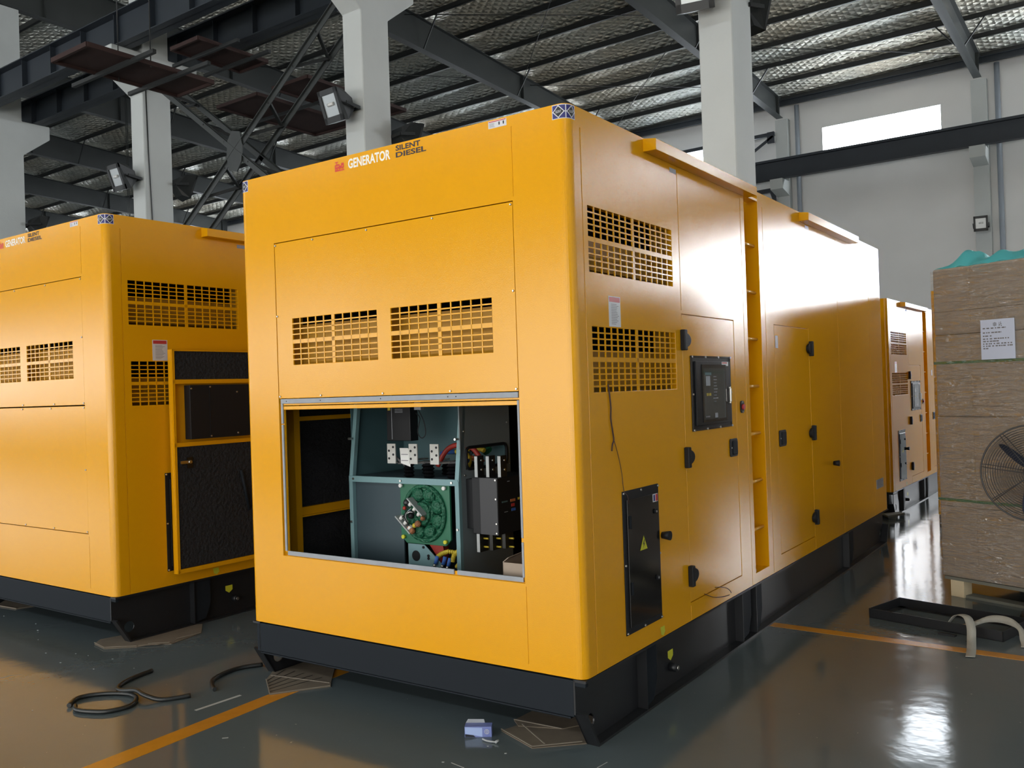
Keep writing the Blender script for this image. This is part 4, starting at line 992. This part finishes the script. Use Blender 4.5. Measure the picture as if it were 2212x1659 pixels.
# ---------------------------------------------------------------- floor markings and litter
struct(MB().prism([(-3.80, .5), (-3.66, .5), (-3.83, 3.25), (-3.90, 9.0), (-3.99, 9.0), (-3.93, 3.1)], 2, 0, .0015), 'trim_1', M['linepaint'])
struct(MB().prism([(-12, 5.90), (4, 5.57), (4, 5.66), (-12, 6.0)], 2, 0, .0015), 'trim_2', M['linepaint'])
def sheet(P, z, name, label, group, th=.004, m='cardboard2', bend=None, creases=True, parts=()):
    mb = MB(); n = len(P); vs = [(p[0], p[1], z+(p[2] if len(p) > 2 else 0)) for p in P]
    mb.add([(x, y, a) for x, y, a in vs]+[(x, y, a+th) for x, y, a in vs], [tuple(reversed(range(n))), tuple(range(n, 2*n))]+[(i, (i+1) % n, (i+1) % n+n, i+n) for i in range(n)])
    return mb
def cardpiece(label, panels, edges=()):
    c = Vector((sum(p[0] for p in panels[0])/len(panels[0]), sum(p[1] for p in panels[0])/len(panels[0]), 0))
    root = empty('cardboard_sheet', c)
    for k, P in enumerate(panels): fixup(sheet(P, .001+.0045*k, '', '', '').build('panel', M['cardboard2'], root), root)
    for a, b in edges:
        mb = MB().bar((a[0], a[1], .008+.0045*(len(panels)-1)), (b[0], b[1], .008+.0045*(len(panels)-1)), .006, .003); fixup(mb.build('torn_edge', M['cardlt'], root), root)
    return tag(root, label, 'cardboard', 'flattened cardboard under the skids')
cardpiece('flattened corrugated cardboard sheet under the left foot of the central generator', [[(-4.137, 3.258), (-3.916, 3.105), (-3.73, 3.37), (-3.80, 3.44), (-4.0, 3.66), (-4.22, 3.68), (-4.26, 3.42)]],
          [((-4.137, 3.258), (-3.916, 3.105)), ((-3.916, 3.105), (-3.735, 3.37)), ((-4.17, 3.32), (-3.77, 3.40)), ((-4.20, 3.68), (-4.03, 3.66))])
cr = MB()
for k in range(5):
    t = .12+k*.18; a = Vector((-4.137, 3.258, 0)).lerp(Vector((-3.916, 3.105, 0)), t); b = Vector((-4.24, 3.44, 0)).lerp(Vector((-3.82, 3.45, 0)), t)
    cr.bar((a.x, a.y, .0062), (b.x, b.y, .0062), .004, .001)
tag(cr.build('crease_lines', M['skid']), kind='stuff', label='dark corrugation creases in the cardboard under the left foot', cat='crease')
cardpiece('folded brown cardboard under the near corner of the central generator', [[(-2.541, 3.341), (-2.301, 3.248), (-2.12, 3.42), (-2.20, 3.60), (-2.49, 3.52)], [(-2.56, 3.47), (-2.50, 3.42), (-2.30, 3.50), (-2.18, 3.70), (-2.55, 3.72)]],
          [((-2.541, 3.341), (-2.301, 3.248)), ((-2.301, 3.248), (-2.14, 3.41)), ((-2.49, 3.44), (-2.27, 3.30)), ((-2.56, 3.47), (-2.30, 3.49))])
cardpiece('torn cardboard strips under the near corner of the left generator', [[(-5.84, 3.24), (-5.77, 3.16), (-5.60, 3.13), (-5.44, 3.26), (-5.42, 3.36), (-5.30, 3.42), (-5.36, 3.69), (-5.56, 3.84), (-5.72, 3.7)], [(-5.45, 3.28), (-5.35, 3.36), (-5.33, 3.5), (-5.45, 3.5)]],
          [((-5.77, 3.16), (-5.60, 3.13)), ((-5.60, 3.13), (-5.44, 3.26)), ((-5.42, 3.33), (-5.32, 3.42)), ((-5.36, 3.50), (-5.34, 3.67))])
cardpiece('small grey cardboard scrap under the left generator at the left edge of the picture', [[(-7.60, 3.36), (-7.33, 3.388), (-7.289, 3.511), (-7.55, 3.583), (-7.733, 3.485)]], [((-7.60, 3.36), (-7.33, 3.388))])
def hosepiece(P, label, r=.012):
    return tag(MB().tube([(x, y, r+dz) for x, y, dz in P], r, n=10, sub=6).build('rubber_hose', M['rubber']), label, 'hose', 'black rubber hoses on the floor')
hosepiece([(-4.70, 2.425, 0), (-4.775, 2.517, 0), (-4.72, 2.62, 0), (-4.60, 2.69, 0), (-4.50, 2.685, 0), (-4.42, 2.62, 0), (-4.404, 2.56, 0), (-4.434, 2.48, 0), (-4.52, 2.43, 0), (-4.60, 2.412, 0), (-4.665, 2.44, 0)], 'black rubber hose curled in an open loop on the floor at the lower left')
hosepiece([(-4.859, 3.004, 0), (-4.823, 2.842, 0), (-4.756, 2.735, 0), (-4.653, 2.69, .01), (-4.532, 2.705, .026), (-4.432, 2.695, .02), (-4.343, 2.738, 0), (-4.264, 2.859, 0)], 'black rubber hose lying in an S across the looped one')
hosepiece([(-4.233, 2.988, 0), (-4.30, 3.02, 0), (-4.38, 3.08, 0), (-4.425, 3.17, 0), (-4.435, 3.30, 0), (-4.37, 3.42, 0)], 'short curved black rubber hose ending at the cardboard under the central generator')
# small package and cable tie
pk = empty('small_package', (-2.60, 3.235, 0)); e = Vector((-2.541+2.645, 3.262-3.197, 0)).normalized(); nrm = Vector((-e.y, e.x, 0))
def PK(u, v, z, o=0): p = Vector((-2.645, 3.197, 0))+e*u+nrm*(v-o); return (p.x-pk.location.x, p.y-pk.location.y, z)
L_ = .125; mb = MB(); D_ = .05; H_ = .048
vs = [PK(u, v, z) for z in (0, H_) for v in (0, D_) for u in (0, L_)]; mb.add(vs, [(0,2,3,1),(4,5,7,6),(0,1,5,4),(2,6,7,3),(0,4,6,2),(1,3,7,5)]); mb.build('carton_body', M['boxblue2'], pk)
mb = MB().add([PK(.002, 0, .016, .001), (PK(.04, 0, .010, .001)), PK(.082, 0, .002, .001), PK(.082, 0, .043, .001), PK(.002, 0, .046, .001)], [(0,1,2,3,4)]); mb.build('light_panel', M['boxblue'], pk, fix=False)
mb = MB().add([PK(.002, 0, .001, .001), PK(.05, 0, .001, .001), PK(.04, 0, .009, .001), PK(.002, 0, .014, .001)], [(0,1,2,3)]); mb.build('dark_panel', M['stickblack'], pk, fix=False)
cxx, czz = .103, .025
mb = MB().tube([PK(cxx+.010*math.cos(2*PI*i/16), 0, czz+.010*math.sin(2*PI*i/16), .001) for i in range(16)], .0012, n=5, closed=True)
mb.tube([PK(cxx+.005*math.cos(2*PI*i/4), 0, czz+.006*math.sin(2*PI*i/4), .001) for i in range(4)], .0014, n=5, closed=True); mb.build('round_emblem', M['stickw'], pk)
MB().add([PK(.0, D_, H_), PK(.09, D_, H_), PK(.085, D_+.012, H_+.012), PK(.01, D_+.01, H_+.014)], [(0,1,2,3)]).build('torn_flap', M['gasket'], pk, fix=False, solid=.001)
tag(pk, 'small torn blue package with a round emblem on the floor before the central generator', 'package')
tag(MB().tube([(-2.553, 3.212, .006), (-2.52, 3.205, .006), (-2.475, 3.215, .006)], .004, n=6, sub=3).tube([(-2.475, 3.207, .008), (-2.470, 3.224, .012)], .006, n=6).build('cable_tie', M['chalk']), 'pale plastic cable tie lying in front of the small blue package', 'cable tie')
for (a, b, w_, l) in (((-4.067, 2.751), (-4.055, 3.023), .02, 'white chalky streak on the floor between the rubber hoses and the orange line'), ((-3.625, 2.591), (-3.605, 2.61), .008, 'tiny white scrap beside the orange line'),
                     ((-2.515, 2.944), (-2.436, 2.932), .004, 'thin white thread at the bottom edge below the package'), ((-1.955, 3.226), (-1.947, 3.297), .004, 'thin white thread at the bottom edge right of the cardboard')):
    tag(MB().bar((a[0], a[1], .0012), (b[0], b[1], .0012), w_, .001).build('floor_scrap', M['chalk']), l, 'scrap', 'white scraps on the floor')
lit = MB(); random.seed(3)
for k in range(34):
    x, y = random.choice(((-5.5, 2.9), (-2.4, 3.0), (-6.6, 3.0), (-1.3, 8.6))); x += random.gauss(0, .35); y += random.gauss(0, .25); s = random.uniform(.002, .005)
    if y < 3.3: lit.bar((x, y, .0015), (x+s*random.uniform(1, 3), y+s, .0015), s, .002)
tag(lit.build('floor_grit', M['chalk']), 'scattered pale grit and paper crumbs on the grey floor', 'grit', kind='stuff')
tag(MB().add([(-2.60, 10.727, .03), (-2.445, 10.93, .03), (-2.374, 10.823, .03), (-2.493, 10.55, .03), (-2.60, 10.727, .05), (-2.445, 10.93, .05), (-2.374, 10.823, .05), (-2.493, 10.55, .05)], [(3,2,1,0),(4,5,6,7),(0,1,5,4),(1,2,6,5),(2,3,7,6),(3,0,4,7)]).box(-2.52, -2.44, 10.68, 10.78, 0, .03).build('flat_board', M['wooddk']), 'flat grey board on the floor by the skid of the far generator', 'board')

# tray frame with webbing strap
tf = empty('steel_frame', (-1.61, 6.215, 0)); ang = math.atan2(-.25, .968); tf.rotation_euler = (0, 0, ang)
A_, B_, h = .845, .415, .062; mb = MB()
mb.box(0, A_, 0, .005, 0, h).box(0, A_, B_-.005, B_, 0, h).box(0, .005, 0, B_, 0, h).box(A_-.005, A_, 0, B_, 0, h)
mb.box(0, A_, 0, .05, 0, .005).box(0, A_, B_-.05, B_, 0, .005).box(0, .05, 0, B_, 0, .005).box(A_-.05, A_, 0, B_, 0, .005)
mb.build('angle_rim', M['skid'], tf); MB().box(.50, .60, -.09, -.06, 0, .012).build('loose_foot', M['skid'], tf)
tag(tf, 'empty black steel rectangular frame lying on the floor before the wrapped cartons', 'frame')
def ribbon(P, w_, name, label):
    mb = MB(); n = 8; Q = []
    for i in range(len(P)-1):
        g = lambda k: (Vector(P[min(max(k, 0), len(P)-1)][0]), Vector(P[min(max(k, 0), len(P)-1)][1]))
        for k in range(n):
            t = k/n; o = []
            for q in (0, 1):
                p0, p1, p2, p3 = g(i-1)[q], g(i)[q], g(i+1)[q], g(i+2)[q]
                o.append(.5*((2*p1)+(p2-p0)*t+(2*p0-5*p1+4*p2-p3)*t*t+(3*p1-p0-3*p2+p3)*t**3))
            Q.append(o)
    Q.append([Vector(P[-1][0]), Vector(P[-1][1])])
    vs = []
    for c, s in Q: s = s.normalized()*w_/2; vs += [c-s, c+s]
    mb.add(vs, [(2*i, 2*i+2, 2*i+3, 2*i+1) for i in range(len(Q)-1)], True)
    return tag(mb.build(name, M['strap'], fix=False, solid=.003), label, 'strap')
dx = (.95, .3, 0)
ribbon([((-.905, 5.585, .006), dx), ((-.92, 5.72, .008), dx), ((-.94, 5.86, .03), dx), ((-.955, 5.95, .085), dx), ((-.99, 6.02, .125), (.8, .6, 0)), ((-1.06, 6.08, .11), (.4, .9, 0)), ((-1.12, 6.14, .03), (.2, 1, 0)), ((-1.15, 6.17, .008), (0, 1, 0))], .05, 'webbing_strap', 'pale webbing strap looped over the black steel frame, end hanging over the orange line')
ribbon([((-1.08, 6.22, .010), (.1, 1, 0)), ((-1.0, 6.20, .03), (.2, .8, .5)), ((-.90, 6.22, .075), (.3, .3, .8)), ((-.80, 6.18, .09), (.2, .3, .9)), ((-.72, 6.10, .075), (.2, .8, .4)), ((-.68, 6.0, .02), (.9, .3, 0)), ((-.67, 5.93, .006), (.9, .3, 0))], .045, 'webbing_strap', 'pale webbing strap running right across the black steel frame')

# wrapped cartons on a pallet
ca = math.atan2(-.378, .9256); CB = (-1.32234, 7.12508)
cr_ = empty('wrapped_cartons', (CB[0], CB[1], 0), ca)
def cj(u): return .004*math.sin(u*9)
body = MB()
for z0, z1 in ((.142, .70), (.703, 1.30), (1.303, 1.89), (1.893, 2.372)):
    body.box(.006*(z1 > 1)+.004*(z0 < .2), 1.3, .002*(z1 > 1.5), 1.1, z0, z1)
body.build('cartons', M['cardboard'], cr_, bevel=.012)
wr_ = MB().grid(60, 60, lambda a, b: (.285+a*1.02, -.006-.004*abs(math.sin(b*37+a*5))-.004*abs(math.sin(b*13-a*3)), .15+b*2.21))
wr_.build('film', M['wrap'], cr_, fix=False)
MB().grid(20, 60, lambda a, b: (-.004+a*.29, -.004-.003*abs(math.sin(b*31+a*5)), .15+b*2.21)).build('film', M['wrap'], cr_, fix=False)
for z in (1.69, .70): MB().box(-.003, 1.303, -.003, 0, z-.010, z+.010).box(-.004, -.001, -.003, 1.1, z-.01, z+.01).build('green_band', M['greenstrap'], cr_)
for z in (2.06, 1.30, .655): MB().box(0, 1.3, -.0018, 0, z-.002, z+.002).build('carton_joint', M['cardboard2'], cr_)
lb = MB().box(.364, .600, -.016, -.014, 1.70, 1.975).build('paper_sheet', M['paper'], cr_)
# the two large characters of the heading and blurred print lines
hd = MB()
for (a, b, c, d) in ((.455,.458,1.930,1.95),(.455,.476,1.948,1.951),(.455,.476,1.939,1.942),(.455,.476,1.930,1.933),(.473,.476,1.93,1.951),(.464,.467,1.926,1.955),
                     (.490,.515,1.938,1.941),(.505,.508,1.941,1.956),(.494,.498,1.947,1.952),(.492,.496,1.926,1.93),(.496,.503,1.930,1.936),(.508,.515,1.926,1.932)):
    hd.box(a, b, -.0172, -.0162, c, d)
o = hd.build('heading', M['stickgrey'], lb)
pr = MB(); random.seed(5)
for i, (z, e_) in enumerate(((1.915, .54), (1.885, .51), (1.862, .45), (1.842, .56), (1.825, .49), (1.808, .58), (1.792, .585), (1.776, .42))):
    u = .38
    while u < e_:
        l = random.uniform(.008, .022); pr.box(u, min(u+l, e_), -.0172, -.0162, z-.004, z+.004); u += l+random.uniform(.003, .012)
pr.build('print', M['stickgrey'], lb)
tag(cr_, 'tall brown cartons wrapped in clear film with green bands and a white paper sheet', 'cartons')
pa = empty('wooden_pallet', (CB[0], CB[1], 0), ca)
for u in (.065, .60, 1.15): MB().box(u, u+.10, .0, .10, .0, .118).build('block', M['wood'], pa, bevel=.002); MB().box(u, u+.10, .9, 1.0, .0, .118).build('block', M['wood'], pa)
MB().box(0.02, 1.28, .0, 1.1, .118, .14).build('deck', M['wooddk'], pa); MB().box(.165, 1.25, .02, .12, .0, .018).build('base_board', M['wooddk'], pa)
tag(pa, 'pale wooden pallet under the wrapped cartons', 'pallet')
# blue film bunched on top
def film(a, b):
    x = .02+a*.95
    prof = [(0, .0), (.08, .09), (.14, .14), (.2, .125), (.28, .07), (.34, .055), (.4, .095), (.5, .085), (.65, .075), (.8, .055), (1, .01)]
    for i in range(len(prof)-1):
        if prof[i][0] <= a <= prof[i+1][0]:
            t = (a-prof[i][0])/(prof[i+1][0]-prof[i][0]); h = prof[i][1]+(prof[i+1][1]-prof[i][1])*t; break
    return (x, .01+b*.5+.02*math.sin(a*14), 2.375+h*math.sin(min(1, b*2.2)*PI/2)*(1-.6*max(0, b-.5)*2)+.008*math.sin(a*40+b*9))
bf = MB().grid(50, 16, film).build('blue_film', M['bluefilm'], None, fix=False)
bf.matrix_world = Matrix.Translation((CB[0], CB[1], 0))@Matrix.Rotation(ca, 4, 'Z')@Matrix.Translation(bf.location)
tag(bf, 'crumpled translucent turquoise plastic film on top of the wrapped cartons', 'plastic film')
# industrial fan
fc = Vector((-.655, 6.58, .955)); fn = empty('pedestal_fan', (fc.x, fc.y+.0, 0)); 
dv = Vector((-fc.x, -fc.y, .4)).normalized(); dv = Vector((-.02, -1, .03)).normalized(); xx = dv.cross(Vector((0,0,1))).normalized(); zz = xx.cross(dv)
def FP(r, t, d): p = fc+xx*(r*math.cos(t))+zz*(r*math.sin(t))+dv*d; return (p.x-fn.location.x, p.y-fn.location.y, p.z)
R = .31
mb = MB().tube([FP(R, 2*PI*i/48, 0) for i in range(48)], .006, n=6, closed=True); mb.build('rim', M['fandark'], fn)
mb = MB()
for k in range(17):
    r = .06+k*(R-.065)/17; d = .085*math.sqrt(max(0, 1-(r/R)**2))
    mb.tube([FP(r, 2*PI*i/40, d) for i in range(40)], .0014, n=4, closed=True); mb.tube([FP(r, 2*PI*i/40, -d) for i in range(40)], .0014, n=4, closed=True)
cg = mb.build('cage_rings', M['fandark'], fn); tag(cg, kind='stuff')
for s in (1, -1):
    for k in range(8):
        t = 2*PI*k/8+.12+(.05 if s < 0 else 0)
        MB().tube([FP(r, t, s*(.085*math.sqrt(max(0, 1-(r/R)**2))+.002)) for r in (.05, .12, .18, .24, .28, R)], .0028, n=5).build('cage_spoke', M['fandark'], fn)
for k in range(3):
    t0 = 2.84+k*2*PI/3; vs = []
    prof = [(.05, .02), (.12, .034), (.19, .032), (.25, .02), (.272, .004)]
    up_ = [FP(math.hypot(r, w_), t0+math.atan2(w_, r), .012) for r, w_ in prof]; dn = [FP(math.hypot(r, w_*.6), t0-math.atan2(w_*.6, r), -.012) for r, w_ in prof]
    mb = MB().add(up_+dn, [(i, i+1, i+6, i+5) for i in range(4)]); mb.build('blade', M['fanblade'], fn, fix=False, solid=.003)
MB().cyl(FP(0, 0, .05), FP(0, 0, -.16), .06, n=20).build('motor', M['fandark'], fn, bevel=.004)
MB().cyl((-dv.x*.12, -dv.y*.12, .04), (-dv.x*.12, -dv.y*.12, .93), .018, n=12).build('pole', M['fandark'], fn)
MB().cyl((-dv.x*.12, -dv.y*.12, 0), (-dv.x*.12, -dv.y*.12, .04), .13, .11, n=28).build('base', M['fandark'], fn)
tag(fn, 'large black wire pedestal fan in front of the wrapped cartons at the right edge', 'fan')
